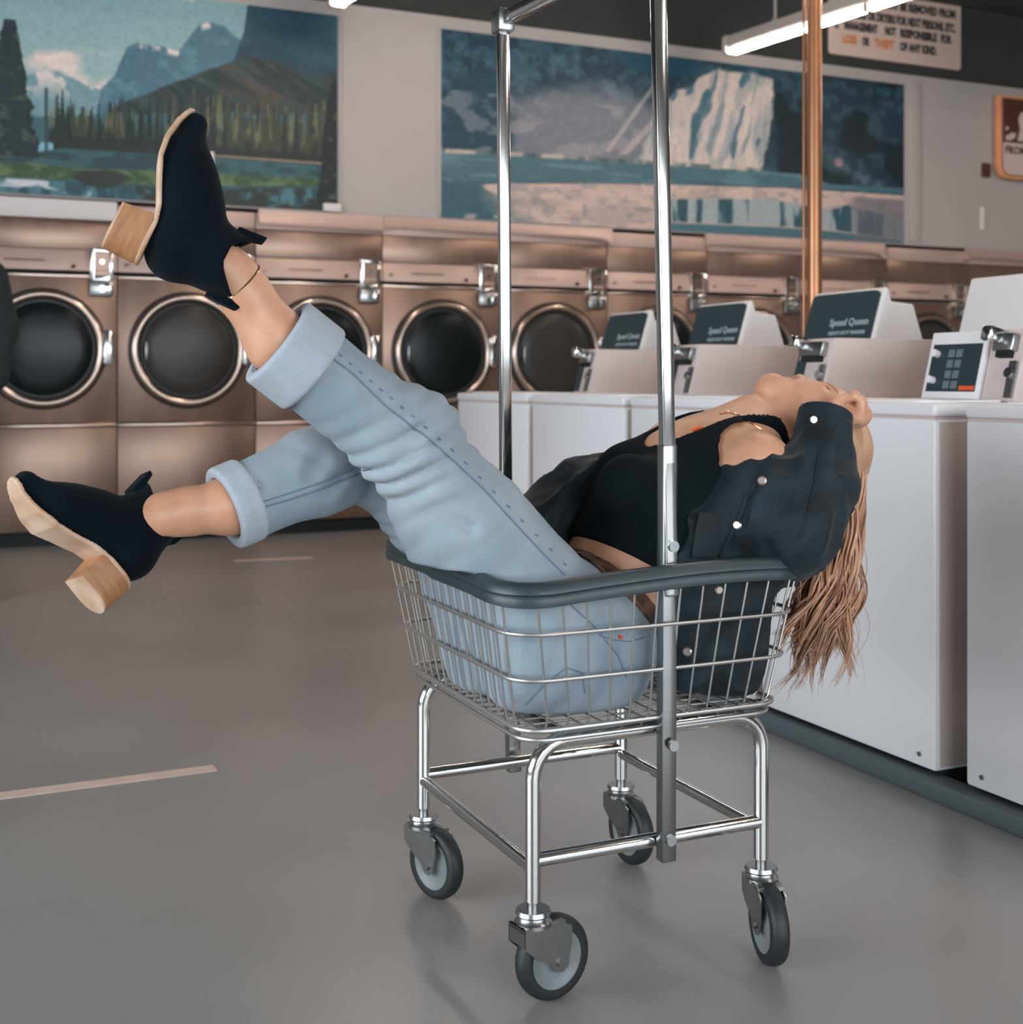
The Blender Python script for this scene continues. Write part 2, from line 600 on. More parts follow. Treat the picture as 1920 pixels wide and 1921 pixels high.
class Print:
    """a flat print: x along the mural in metres from its left edge, z height in metres"""
    def __init__(self, w, h, nx, nz):
        xs = np.linspace(0, w, nx); zs = np.linspace(0, h, nz)
        self.x, self.z = np.meshgrid(xs, zs)
        self.c = np.zeros(self.x.shape + (3,))
        self.w, self.h, self.nx, self.nz = w, h, nx, nz

    def mix(self, m, col):
        m = np.clip(m, 0, 1)[..., None]
        col = np.asarray(col, float)
        self.c = self.c * (1 - m) + col * m

    def line(self, pts):
        p = np.array(pts)
        return np.interp(self.x, p[:, 0], p[:, 1])

    def build(self, name, t0, z0, label, thick=0.006):
        nx, nz = self.nx, self.nz
        V = np.stack([self.x.ravel(), np.full(self.x.size, -thick), self.z.ravel()], 1)
        idx = np.arange(nx * nz).reshape(nz, nx)
        F = np.stack([idx[:-1, :-1].ravel(), idx[:-1, 1:].ravel(), idx[1:, 1:].ravel(), idx[1:, :-1].ravel()], 1)
        back = [(0, 0, 0), (self.w, 0, 0), (self.w, 0, self.h), (0, 0, self.h)]
        nb = len(V)
        V = np.vstack([V, back])
        c = [idx[0, 0], idx[0, -1], idx[-1, -1], idx[-1, 0]]
        F2 = [(nb + 3, nb + 2, nb + 1, nb)] 
        for i in range(4):
            F2.append((int(c[i]), nb + i, nb + (i + 1) % 4, int(c[(i + 1) % 4])))
        me = bpy.data.meshes.new(name)
        me.from_pydata(V.tolist(), [], F.tolist() + F2)
        at = me.color_attributes.new('print', 'FLOAT_COLOR', 'POINT')
        cols = np.ones((len(V), 4), np.float32)
        cols[:nb, :3] = lin(np.clip((self.c.reshape(-1, 3) - 112) * 1.22 + 108, 8, 245))
        cols[nb:, :3] = 0.5
        at.data.foreach_set('color', cols.ravel())
        o = finish(name, me, M_MURAL, None, smooth=False)
        o.location = RM(t0, 0.028, z0)
        o.rotation_euler = (0, 0, ROOM_A)
        return tag(o, label, 'mural')


M_MURAL = mat('mural_print', (255, 255, 255), rough=0.55, attr='print')
MZ0 = 2.04


def TZ(px, py, d=0.02):
    """mural drawing helper: where a sight line meets the wall plane, in (t, z)"""
    k = (px - 960) / FPX
    ro = ROOM_O + WX * d
    t = (ro.y * k - ro.x) / (UX.x - UX.y * k)
    Y = ro.y + UX.y * t
    return t, CAM_Z - (py - HORIZON) / FPX * Y


def paint_lake():
    t0, t1 = -1.0, 1.998
    pr = Print(t1 - t0, 1.245, 640, 280)
    def L(pts):
        q = [TZ(*p) for p in pts]
        return pr.line([(a - t0, b - MZ0) for a, b in q])
    x, z = pr.x, pr.z
    n1 = fbm(x * 3, z * 5, 1); n2 = fbm(x * 12, z * 12, 2); n3 = fbm(x * 40, z * 14, 3)
    pr.mix(np.ones_like(x), (146, 170, 170))
    top = sstep(0.75, 1.25, z)
    pr.mix(top * 0.5, (116, 148, 152))
    pr.mix(sstep(0.52, 0.75, fbm(x * 2.2, z * 6, 7)) * sstep(1.02, 1.2, z) * (x < 2.1), (216, 200, 190))
    cl = sstep(0.0, 0.06, L([(-200, 100), (40, 105), (70, 85), (130, 86), (240, 92), (330, 110)]) - z) 
    pr.mix(cl * sstep(0.3, 0.6, n1), (214, 196, 188))
    def land(ridge, col, soft=0.012, rough=0.03, fr=6, seed=11):
        r = L(ridge) + (fbm(x * fr, x * 0 + 3.3, seed) - 0.5) * rough * 2
        m = sstep(-soft, soft, r - z)
        pr.mix(m, col)
        return m, r
    m, r = land([(-300, 150), (0, 150), (50, 140), (85, 125), (120, 138), (165, 158), (200, 150), (235, 165), (400, 190)], (120, 148, 154))
    pr.mix(m * sstep(0.5, 0.62, n2) * sstep(-0.2, -0.02, z - r), (206, 192, 188))
    m, r = land([(170, 260), (190, 165), (215, 140), (238, 88), (262, 79), (300, 84), (335, 96), (350, 78), (372, 50), (395, 44), (422, 48), (448, 72), (500, 90), (640, 100)], (84, 116, 128))
    pr.mix(m * sstep(0.50, 0.7, n2) * 0.55, (112, 144, 150))
    for sp in ([(262, 79), (335, 98)], [(366, 55), (402, 46)]):
        q = [TZ(*p) for p in sp]
        inx = (x > q[0][0] - t0) & (x < q[1][0] - t0)
        pr.mix(m * inx * sstep(-0.055, -0.01, z - r) * sstep(0.38, 0.5, n2), (222, 204, 196))
    m, r = land([(430, 300), (440, 110), (458, 60), (464, 15), (470, -30), (650, -30)], (44, 78, 90), rough=0.015)
    pr.mix(m * sstep(0.45, 0.75, fbm(x * 4 + z * 5, z * 6 - x * 3, 21)) * 0.6, (84, 108, 114))
    m, r = land([(150, 290), (210, 202), (300, 165), (380, 138), (455, 106), (520, 118), (600, 145), (650, 130)], (62, 76, 76), rough=0.02)
    pr.mix(m * sstep(0.42, 0.62, fbm(x * 5 + z * 7, z * 9 - x * 4, 23)) * (x > 1.9), (80, 72, 66))
    pr.mix(m * sstep(0.45, 0.62, fbm(x * 6 + z * 12, z * 5, 24)), (46, 62, 64))
    pr.mix(m * sstep(0.55, 0.7, fbm(x * 16 + z * 20, z * 9, 25)) * 0.5, (84, 92, 90))
    # lake haze and far forest
    m, r = land([(-300, 215), (60, 212), (100, 222), (180, 215), (640, 210)], (74, 104, 108), rough=0.03, fr=14)
    # conifers: upright tapering spikes
    rng = np.random.RandomState(5)
    base = L([(-300, 280), (80, 276), (300, 284), (450, 300), (640, 312)])
    for k in range(230):
        px = rng.uniform(95, 640)
        hpx = rng.uniform(40, 70) + (25 if px > 280 else 0) + (30 if rng.rand() < 0.2 else 0) + max(0, (px - 560) * 0.2)
        byp = np.interp(px, [80, 300, 450, 640], [276, 284, 298, 310]) - rng.uniform(0, 25)
        tt, zb = TZ(px, byp); _, zt = TZ(px, byp - hpx)
        xx = tt - t0; zb -= MZ0; zt -= MZ0
        wd = rng.uniform(0.013, 0.030)
        f = np.clip((zt - z) / (zt - zb), 0, 1.0)
        saw = 0.75 + 0.5 * ((f * 9) % 1.0)
        m = (z > zb - 0.03) & (z < zt) & (np.abs(x - xx) < wd * (0.15 + 0.85 * f) * saw)
        lit = rng.rand() < 0.42
        col = (112, 110, 82) if lit else ((40, 54, 54) if rng.rand() < 0.6 else (66, 74, 62))
        pr.mix(m * (0.85 if lit else 0.95) * (sstep(0.25, 0.6, n3) if lit else 1), col)
        if lit:
            pr.mix(m * sstep(0.55, 0.95, f), (48, 56, 52))
    m = sstep(0, 0.02, base + 0.075 - z) * sstep(-0.05, 0.0, z - base + 0.05) * (x > TZ(95, 250)[0] - t0)
    pr.mix(m * 0.8, (44, 52, 50))
    # shore, water
    w0 = L([(-300, 290), (60, 284), (120, 276), (300, 288), (420, 294), (640, 310)])
    m = sstep(0, 0.012, w0 - z)
    pr.mix(m, (66, 98, 102))
    pr.mix(m * sstep(0.4, 0.7, fbm(x * 9, z * 26, 31)), (52, 76, 80))
    pr.mix(sstep(0, 0.012, w0 + 0.014 - z) * sstep(0, 0.012, z - w0 + 0.008) * (x > 2.1), (168, 140, 124))
    t_l, z_l = TZ(60, 262); t_r, _ = TZ(100, 262)
    pr.mix(((x > t_l - t0) & (x < t_r - t0)) * sstep(0, 0.02, z_l - MZ0 - z) * (1 - m), (130, 168, 182))
    g0 = L([(-300, 308), (60, 302), (110, 312), (290, 318), (640, 335)])
    g1 = L([(-300, 330), (0, 332), (150, 340), (300, 350), (640, 352)])
    grass = sstep(0, 0.012, g0 - z) * sstep(0, 0.012, z - g1)
    pr.mix(grass, (98, 114, 84))
    pr.mix(grass * sstep(0.45, 0.65, fbm(x * 10, z * 16, 41)), (66, 88, 66))
    low = sstep(0, 0.012, g1 - z)
    pr.mix(low, (84, 118, 126))
    pr.mix(low * sstep(0.42, 0.6, fbm(x * 16, z * 4, 43)), (52, 82, 90))
    pr.mix(low * sstep(0.56, 0.66, fbm(x * 5, z * 14, 44)) * (x < 1.5), (186, 190, 192))
    pr.mix(low * (x > 1.75) * sstep(0.3, 0.6, fbm(x * 12, z * 18, 46)), (52, 60, 56))
    # bush, dark frame trees
    tb, zb = TZ(190, 335)
    d2 = ((x - tb + t0) / 0.16) ** 2 + ((z - zb + MZ0) / 0.055) ** 2
    pr.mix(sstep(1.2, 0.6, d2 + (n2 - 0.5)), (56, 62, 58))
    for (pa, pb, ya, yb, wd, cc) in ((18, 18, 35, 292, 0.14, (38, 54, 58)), (627, 627, 150, 385, 0.10, (34, 44, 44)), (87, 87, 165, 285, 0.010, (60, 78, 84))):
        tt, zb = TZ(pa, yb); _, zt = TZ(pa, ya)
        f = np.clip((zt - MZ0 - z) / (zt - zb), 0, 1)
        edge = wd * (0.25 + 0.9 * f) * (0.7 + 0.6 * fbm(x * 3, z * 22, 51 + pa)) if wd > 0.05 else wd
        m = (np.abs(x - tt + t0) < edge) & (z < zt - MZ0) & (z > zb - MZ0)
        pr.mix(m * 0.95, cc)
        if wd > 0.05:
            pr.mix(m * sstep(0.55, 0.75, fbm(x * 22, z * 22, 61)), (80, 88, 78))
    pr.c *= (0.92 + 0.16 * fbm(x * 60, z * 60, 71))[..., None]
    return pr.build('wall_mural', t0, MZ0, 'mountain lake mural with conifers on the wall above the left dryers')


def paint_falls():
    t0, t1 = 2.705, 6.592
    pr = Print(t1 - t0, 1.245, 760, 280)
    def L(pts):
        q = [TZ(*p) for p in pts]
        return pr.line([(a - t0, b - MZ0) for a, b in q])
    def X(px):
        return TZ(px, 250)[0] - t0
    x, z = pr.x, pr.z
    n1 = fbm(x * 2.5, z * 4, 101); n2 = fbm(x * 9, z * 10, 102); n3 = fbm(x * 24, z * 24, 103)
    pr.mix(np.ones_like(x), (40, 68, 80))
    pr.mix(sstep(0.45, 0.7, n2), (62, 90, 102))
    pr.mix(sstep(0.5, 0.62, fbm(x * 17, z * 20, 104)) * 0.5, (84, 112, 122))
    pr.mix(sstep(0.5, 0.8, n3) * 0.4, (36, 60, 70))
    # misty cliff left of the falls
    d = ((x - X(1110)) / 0.95) ** 2 + ((z - 0.62) / 0.40) ** 2
    pr.mix(sstep(1.25, 0.25, d + (n1 - 0.5) * 0.9) * 0.85, (128, 128, 134))
    d = ((x - X(900)) / 0.28) ** 2 + ((z - 0.62) / 0.36) ** 2
    pr.mix(sstep(1.1, 0.5, d + (n1 - 0.5)), (46, 74, 86))
    pr.mix(sstep(0.55, 0.68, fbm(x * 5 + z * 3, z * 8 - x * 2, 105)) * (x < X(1200)) * (z < 0.85) * 0.5, (156, 148, 150))
    # right forest
    m = sstep(X(1435), X(1465), x + (n2 - 0.5) * 0.12)
    pr.mix(m, (44, 66, 76))
    pr.mix(m * sstep(0.45, 0.6, fbm(x * 13, z * 15, 115)) * 0.6, (70, 96, 106))
    pr.mix(m * sstep(0.40, 0.62, fbm(x * 5, z * 9, 107)) * sstep(0.78, 0.45, z + (n2 - .5) * .3), (88, 110, 118))
    pr.mix(m * sstep(0.5, 0.62, fbm(x * 18, z * 24, 116)) * sstep(0.7, 0.4, z) * 0.7, (48, 72, 82))
    pr.mix(m * sstep(0.4, 0.55, fbm(x * 3.2, z * 3.4, 108)) * sstep(0.30, 0.5, z), (32, 50, 58))
    pr.mix(m * sstep(0.56, 0.70, fbm(x * 9, z * 12, 109)) * (z > 0.95) * .8, (60, 98, 110))
    # the main fall: slanting streaks
    left = L([(1150, 290), (1160, 292), (1170, 250), (1200, 215), (1235, 160), (1290, 150), (1300, 135), (1450, 120)])
    lx = np.interp(z, [0.40, 0.62, 0.80, 0.93, 1.03, 1.10], [X(1185), X(1205), X(1222), X(1250), X(1262), X(1305)])
    rx = np.interp(z, [0.38, 0.6, 0.9, 1.12, 1.2], [X(1430), X(1440), X(1452), X(1455), X(1455)])
    topz = np.interp(x, [X(1230), X(1300), X(1310), X(1350), X(1460)], [1.02, 1.05, 1.12, 1.205, 1.19]) + (n2 - .5) * .05
    m = sstep(0, 0.05, x - lx + (n2 - 0.5) * 0.1) * sstep(0, 0.04, rx - x + (n2 - 0.5) * 0.08) * sstep(0, 0.03, topz - z) * sstep(0.40, 0.44, z)
    pr.mix(m, (192, 178, 170))
    sl = x + (1.1 - z) * 0.22 + (fbm(x * 4, z * 4, 113) - .5) * 0.08
    st = fbm(sl * 16, z * 2.6, 111)
    pr.mix(m * sstep(0.46, 0.62, st) * 0.6, (128, 140, 146))
    pr.mix(m * sstep(0.55, 0.72, fbm(sl * 22 + 7, z * 3, 117)) * 0.6, (96, 120, 130))
    pr.mix(m * sstep(0.5, 0.7, fbm(sl * 40, z * 5, 112)) * 0.4, (164, 162, 162))
    for (a, b, w0) in (((1347, 132), (1322, 225), 0.06), ((1330, 165), (1300, 268), 0.07), ((1312, 215), (1296, 300), 0.05), ((1408, 130), (1392, 165), 0.05),
                       ((1398, 195), (1380, 262), 0.035), ((1384, 235), (1376, 300), 0.045), ((1266, 160), (1262, 190), 0.04), ((1300, 150), (1286, 182), 0.04), ((1425, 258), (1418, 300), 0.03)):
        ta, za = TZ(*a); tb, zb = TZ(*b)
        f = (za - MZ0 - z) / (za - zb)
        prof = np.clip(np.sin(np.clip(f, 0, 1) * math.pi), 0, 1) ** 0.5
        g = sstep(w0 * 0.9, w0 * 0.35, np.abs(x - (ta - t0) - (tb - ta) * f) / np.maximum(prof, .05) + (fbm(sl * 20, z * 5, 114) - .5) * 0.09) * (f > 0) * (f < 1)
        pr.mix(g * m * 0.85, (70, 104, 116))
    # thin side falls
    for (a, b, w0) in (((1232, 155), (1140, 285), 0.03), ((1250, 205), (1170, 290), 0.05)):
        ta, za = TZ(*a); tb, zb = TZ(*b)
        f = np.clip((za - MZ0 - z) / (za - zb), 0, 1)
        m = sstep(w0, w0 * 0.3, np.abs(x - (ta - t0) - (tb - ta) * f)) * (z < za - MZ0) * (z > zb - MZ0)
        pr.mix(m * 0.6, (184, 170, 164))
    # bushes at top middle
    tb, zb = TZ(1240, 120)
    d = ((x - tb + t0) / 0.36) ** 2 + ((z - zb + MZ0) / 0.08) ** 2
    pr.mix(sstep(1.2, 0.7, d + (n2 - 0.5) * 0.8), (44, 84, 100))
    # pool
    w0 = L([(820, 283), (1000, 292), (1250, 308), (1500, 325), (1560, 345), (1705, 352)])
    w1 = L([(820, 322), (870, 345), (960, 342), (1250, 344), (1500, 352), (1705, 366)])
    m = sstep(0, 0.01, w0 - z) * sstep(0, 0.01, z - w1)
    pr.mix(m, (78, 108, 116))
    pr.mix(m * sstep(0.45, 0.7, fbm(x * 3, z * 30, 121)) * 0.6, (112, 138, 146))
    sh = sstep(0.022, 0.006, np.abs(z - w0 - 0.004)) * (x < X(1430))
    pr.mix(sh * sstep(0.35, 0.55, fbm(x * 14, z * 5, 122)), (176, 162, 154))
    pr.mix(sh * sstep(0.62, 0.52, fbm(x * 6, z * 2, 123)) * 0.6, (52, 80, 88))
    # pale ledge in front
    m = sstep(0, 0.012, w1 - z)
    pr.mix(m, (188, 168, 158))
    pr.mix(m * sstep(0.45, 0.62, fbm(x * 4, z * 14, 124)) * 0.6, (158, 146, 142))
    pr.mix(m * sstep(0.55, 0.68, fbm(x * 14, z * 22, 127)) * 0.4, (120, 124, 128))
    m2 = m * sstep(X(1000), X(900), x + (n1 - 0.5) * 0.5)
    pr.mix(m2 * sstep(0.38, 0.55, fbm(x * 5, z * 9, 125)), (66, 96, 106))
    # lower cascade
    c0 = L([(820, 500), (1225, 500), (1240, 372), (1440, 372), (1560, 392), (1590, 383), (1705, 415)])
    c1 = L([(820, 500), (1225, 420), (1240, 416), (1440, 424), (1560, 432), (1705, 452)])
    m = sstep(0, 0.012, c0 - z) * sstep(0, 0.01, z - c1) * (x > X(1235))
    pr.mix(m, (150, 158, 160))
    pr.mix(m * sstep(0.46, 0.58, fbm(x * 15, z * 2, 126)), (58, 90, 100))
    m = sstep(0, 0.01, c1 - z) * (x > X(1235))
    pr.mix(m, (82, 112, 120))
    m = sstep(X(1580), X(1620), x) * sstep(0, 0.02, w1 - 0.03 - z)
    pr.mix(m * 0.7, (110, 110, 116))
    tb, zb = TZ(1575, 305)
    d = ((x - tb + t0) / 0.045) ** 2 + ((z - zb + MZ0) / 0.04) ** 2
    pr.mix(sstep(1.2, 0.4, d) * 0.7, (176, 138, 138))
    pr.c *= (0.93 + 0.14 * fbm(x * 60, z * 60, 171))[..., None]
    return pr.build('wall_mural', t0, MZ0, 'waterfall mural with a teal pool on the wall behind the cart poles')


paint_lake()
paint_falls()


def on_wall(name, px0, py0, px1, py1, material, thick, d=0.022, bevel=0.002):
    t0, z1 = TZ(px0, py0); t1, _ = TZ(px1, py0)
    _, z0 = TZ(px0, py1)
    o = box(name, (0, t1 - t0, -thick, 0, 0, z1 - z0), material, None, bevel)
    o.location = RM(t0, d, z0)
    o.rotation_euler = (0, 0, ROOM_A)
    return o


tag(on_wall('paper_tag', 393, 284, 402, 346, M_PAPER, 0.004), 'narrow white paper tag stuck on the lake mural beside the raised boot', 'paper tag')
tag(on_wall('small_white_box', 605, 382, 637, 397, M_PAPER, 0.04), 'small white box on the ledge at the lower right corner of the lake mural', 'box')
tag(on_wall('wall_bracket', 1843, 306, 1856, 332, M_BROWN, 0.03, 0.03), 'small rusty bracket on the grey wall beside the brown sign', 'bracket')
tag(on_wall('door_handle_bar', 1841, 388, 1847, 430, M_PAPER, 0.02, 0.03), 'thin pale vertical handle on the grey wall under the brown sign', 'handle')
# vertical wall batten seams
struct(on_wall('trim_2', 636, 30, 641, 396, M_WALL, 0.012, 0.03))
struct(on_wall('trim_3', 822, 53, 828, 402, M_WALL, 0.012, 0.03))
struct(on_wall('trim_4', 1706, 150, 1728, 452, M_WALL, 0.016, 0.03))


# ------------------------------------------------------------------ signs
def rules_sign():
    t0, zb = TZ(1553, 101, 0.0)
    t1, _ = TZ(1800, 133, 0.0)
    r = thing('rules_sign', 'cream sign with black and orange rules on the dark wall behind the lamp', 'sign', RM(t0, -0.004, zb), ROOM_A)
    w = t1 - t0; h = 1.0
    MB().prism(rounded(w, h, 0.03, 4, w / 2, h / 2), -0.018, 0.0, 'y').build('board', M_SIGN, r, 0.003)
    y = -0.0205
    s = 0.088
    rows = [(0.405, 0.16, 'NO CLOTHES MAY BE REMOVED FROM', M_SIGNTEXT),
            (0.275, 0.16, 'WASHERS OR DRYERS FOR NEXT PERSONS, ETC.', M_SIGNTEXT)]
    def ln(txt, x0, x1, z, m):
        o = lettering('lettering', txt, s, x0, y, z, m, r, bold=0.005)
        wd = max(v.co.x for v in o.data.vertices)
        for v in o.data.vertices:
            v.co.x *= (x1 - x0) / wd
    ln('5.', 0.05, 0.09, 0.20, M_SIGNTEXT)
    ln('NO CLOTHES MAY BE REMOVED FROM', 0.12, w - 0.06, 0.405, M_SIGNTEXT)
    ln('WASHERS OR DRYERS FOR NEXT PERSONS, ETC.', 0.12, w - 0.06, 0.295, M_SIGNTEXT)
    ln('MANAGEMENT', 0.14, 0.46, 0.20, M_SIGNTEXT)
    ln('NOT', 0.53, 0.64, 0.20, M_SIGNTEXT)
    ln('RESPONSIBLE', 0.68, 1.05, 0.20, M_SIGNTEXT)
    ln('FOR', 1.09, 1.2, 0.20, M_SIGNTEXT)
    ln('LOSS', 0.12, 0.26, 0.095, M_SIGNORANGE)
    ln('OR', 0.31, 0.38, 0.095, M_SIGNTEXT)
    ln('THEFT', 0.43, 0.62, 0.095, M_SIGNORANGE)
    ln('OF ANY KIND.', 0.68, 1.05, 0.095, M_SIGNTEXT)
    ln('NOTICE', 0.9, w - 0.14, 0.60, M_SIGNORANGE)
    return r


rules_sign()


def brown_sign():
    t0, zt = TZ(1866, 180, 0.0)
    _, zb = TZ(1866, 335, 0.0)
    h = zt - zb; w = 0.62
    r = thing('picture_sign', 'brown sign with an orange border and rounded lower corners at the right edge', 'sign', RM(t0, -0.04, zb), ROOM_A)
    def outline(m):
        rr = 0.10 - m
        pts = [(m, h - m)]
        pts += [(m + rr - rr * math.cos(math.radians(a)), m + rr - rr * math.sin(math.radians(a))) for a in (0, 22, 45, 67, 90)]
        pts += [(w - m - rr + rr * math.sin(math.radians(a)), m + rr - rr * math.cos(math.radians(a))) for a in (0, 22, 45, 67, 90)]
        pts += [(w - m, h - m)]
        return pts
    MB().prism(outline(0.0), -0.02, 0.04, 'y').build('border', M_SIGNEDGE, r, 0.003)
    MB().prism(outline(0.022), -0.024, -0.019, 'y').build('line', M_BROWN, r)
    MB().prism(outline(0.030), -0.027, -0.023, 'y').build('lower_field', M_SIGN, r)
    MB().box(0.030, w - 0.030, -0.030, -0.026, h * 0.43, h - 0.03).build('picture_field', M_BROWN, r)
    # pale figures on the brown field: a bird like blob and a tall one
    b = MB()
    b.prism([(0.05, 0.46 * h), (0.10, 0.455 * h), (0.15, 0.49 * h), (0.165, 0.56 * h), (0.14, 0.535 * h), (0.12, 0.56 * h), (0.09, 0.52 * h), (0.06, 0.52 * h)], -0.032, -0.0295, 'y')
    b.build('pale_figure', M_SIGN, r, smooth=False)
    b = MB()
    b.prism([(0.055, 0.57 * h), (0.09, 0.60 * h), (0.075, 0.62 * h), (0.05, 0.61 * h)], -0.032, -0.0295, 'y')
    b.build('pale_figure', M_SIGN, r, smooth=False)
    b = MB()
    b.prism([(0.18, 0.46 * h), (0.26, 0.46 * h), (0.27, 0.78 * h), (0.22, 0.82 * h), (0.19, 0.72 * h), (0.21, 0.6 * h)], -0.032, -0.0295, 'y')
    b.build('pale_figure', M_SIGN, r, smooth=False)
    lettering('lettering', 'FROM', 0.085, 0.05, -0.0285, 0.30 * h, M_BROWN, r, bold=0.003)
    return r


brown_sign()


# ------------------------------------------------------------------ hanging tube lamps
def tube_lamp(name, end, direction, label, rods, length=2.45):
    d = Vector(direction).normalized()
    ang = math.atan2(d.y, d.x)
    r = thing(name, label, 'lamp', end, ang, 'hanging tube lamps')
    # local x runs along the lamp
    prof = [(-0.036, 0.0), (-0.05, 0.012), (-0.05, 0.075), (-0.03, 0.085), (0.03, 0.085), (0.05, 0.075), (0.05, 0.012), (0.036, 0.0)]
    MB().prism(prof, 0.0, length, 'x').build('housing', M_FIXTURE, r, 0.002)
    MB().prism(rounded(0.115, 0.13, 0.02, 3, 0, 0.025), -0.03, 0.01, 'x').build('end_cap', M_FIXTURE, r, 0.006)
    seg = (length - 0.1) / 2
    for i in range(2):
        a = 0.05 + i * (seg + 0.02)
        MB().cyl((a, 0, -0.030), (a + seg - 0.04, 0, -0.030), 0.0165, n=12).build('tube', M_TUBE, r)
        MB().box(a + seg - 0.045, a + seg - 0.005, -0.03, 0.03, -0.045, 0.012).build('socket', M_FIXTURE, r, 0.004)
    for x in rods:
        MB().cyl((x, 0, 0.08), (x, 0, CEIL_Z - end[2]), 0.009, n=8).build('rod', M_FIXTURE, r)
        MB().cyl((x, 0, 0.083), (x, 0, 0.11), 0.03, 0.012, n=12).build('rod_collar', M_FIXTURE, r)
    return r


LDIR = Vector((0.533, -0.846, 0))
lamp_z = 3.19
e1 = P(1372, 92, FPX * (lamp_z - CAM_Z) / (HORIZON - 92))
e2 = P(634, 2, FPX * (lamp_z - CAM_Z) / (HORIZON - 2))
tube_lamp('tube_lamp', e1, LDIR, 'long tube lamp hanging on rods in front of the rules sign', (0.42, 2.0))
tube_lamp('tube_lamp', e2, LDIR, 'tube lamp whose end peeks in at the top above the lake mural', (0.42, 2.0))
# the same lamps go on over the rest of the shop
tube_lamp('tube_lamp', e1 + LDIR * 3.1, LDIR, 'tube lamp overhead in line with the one before the rules sign', (0.42, 2.0))
tube_lamp('tube_lamp', e2 + LDIR * 3.1, LDIR, 'tube lamp overhead in line with the one above the lake mural', (0.42, 2.0))
tube_lamp('tube_lamp', e2 + LDIR * 6.2, LDIR, 'tube lamp overhead behind the camera on the left', (0.42, 2.0))
tube_lamp('tube_lamp', e1 + (e1 - e2) + LDIR * 1.0, LDIR, 'tube lamp overhead beyond the right edge', (0.42, 2.0))


# ------------------------------------------------------------------ washers
ISL_T, ISL_D = 1.768, -5.562
WASH_TOP = 0.908


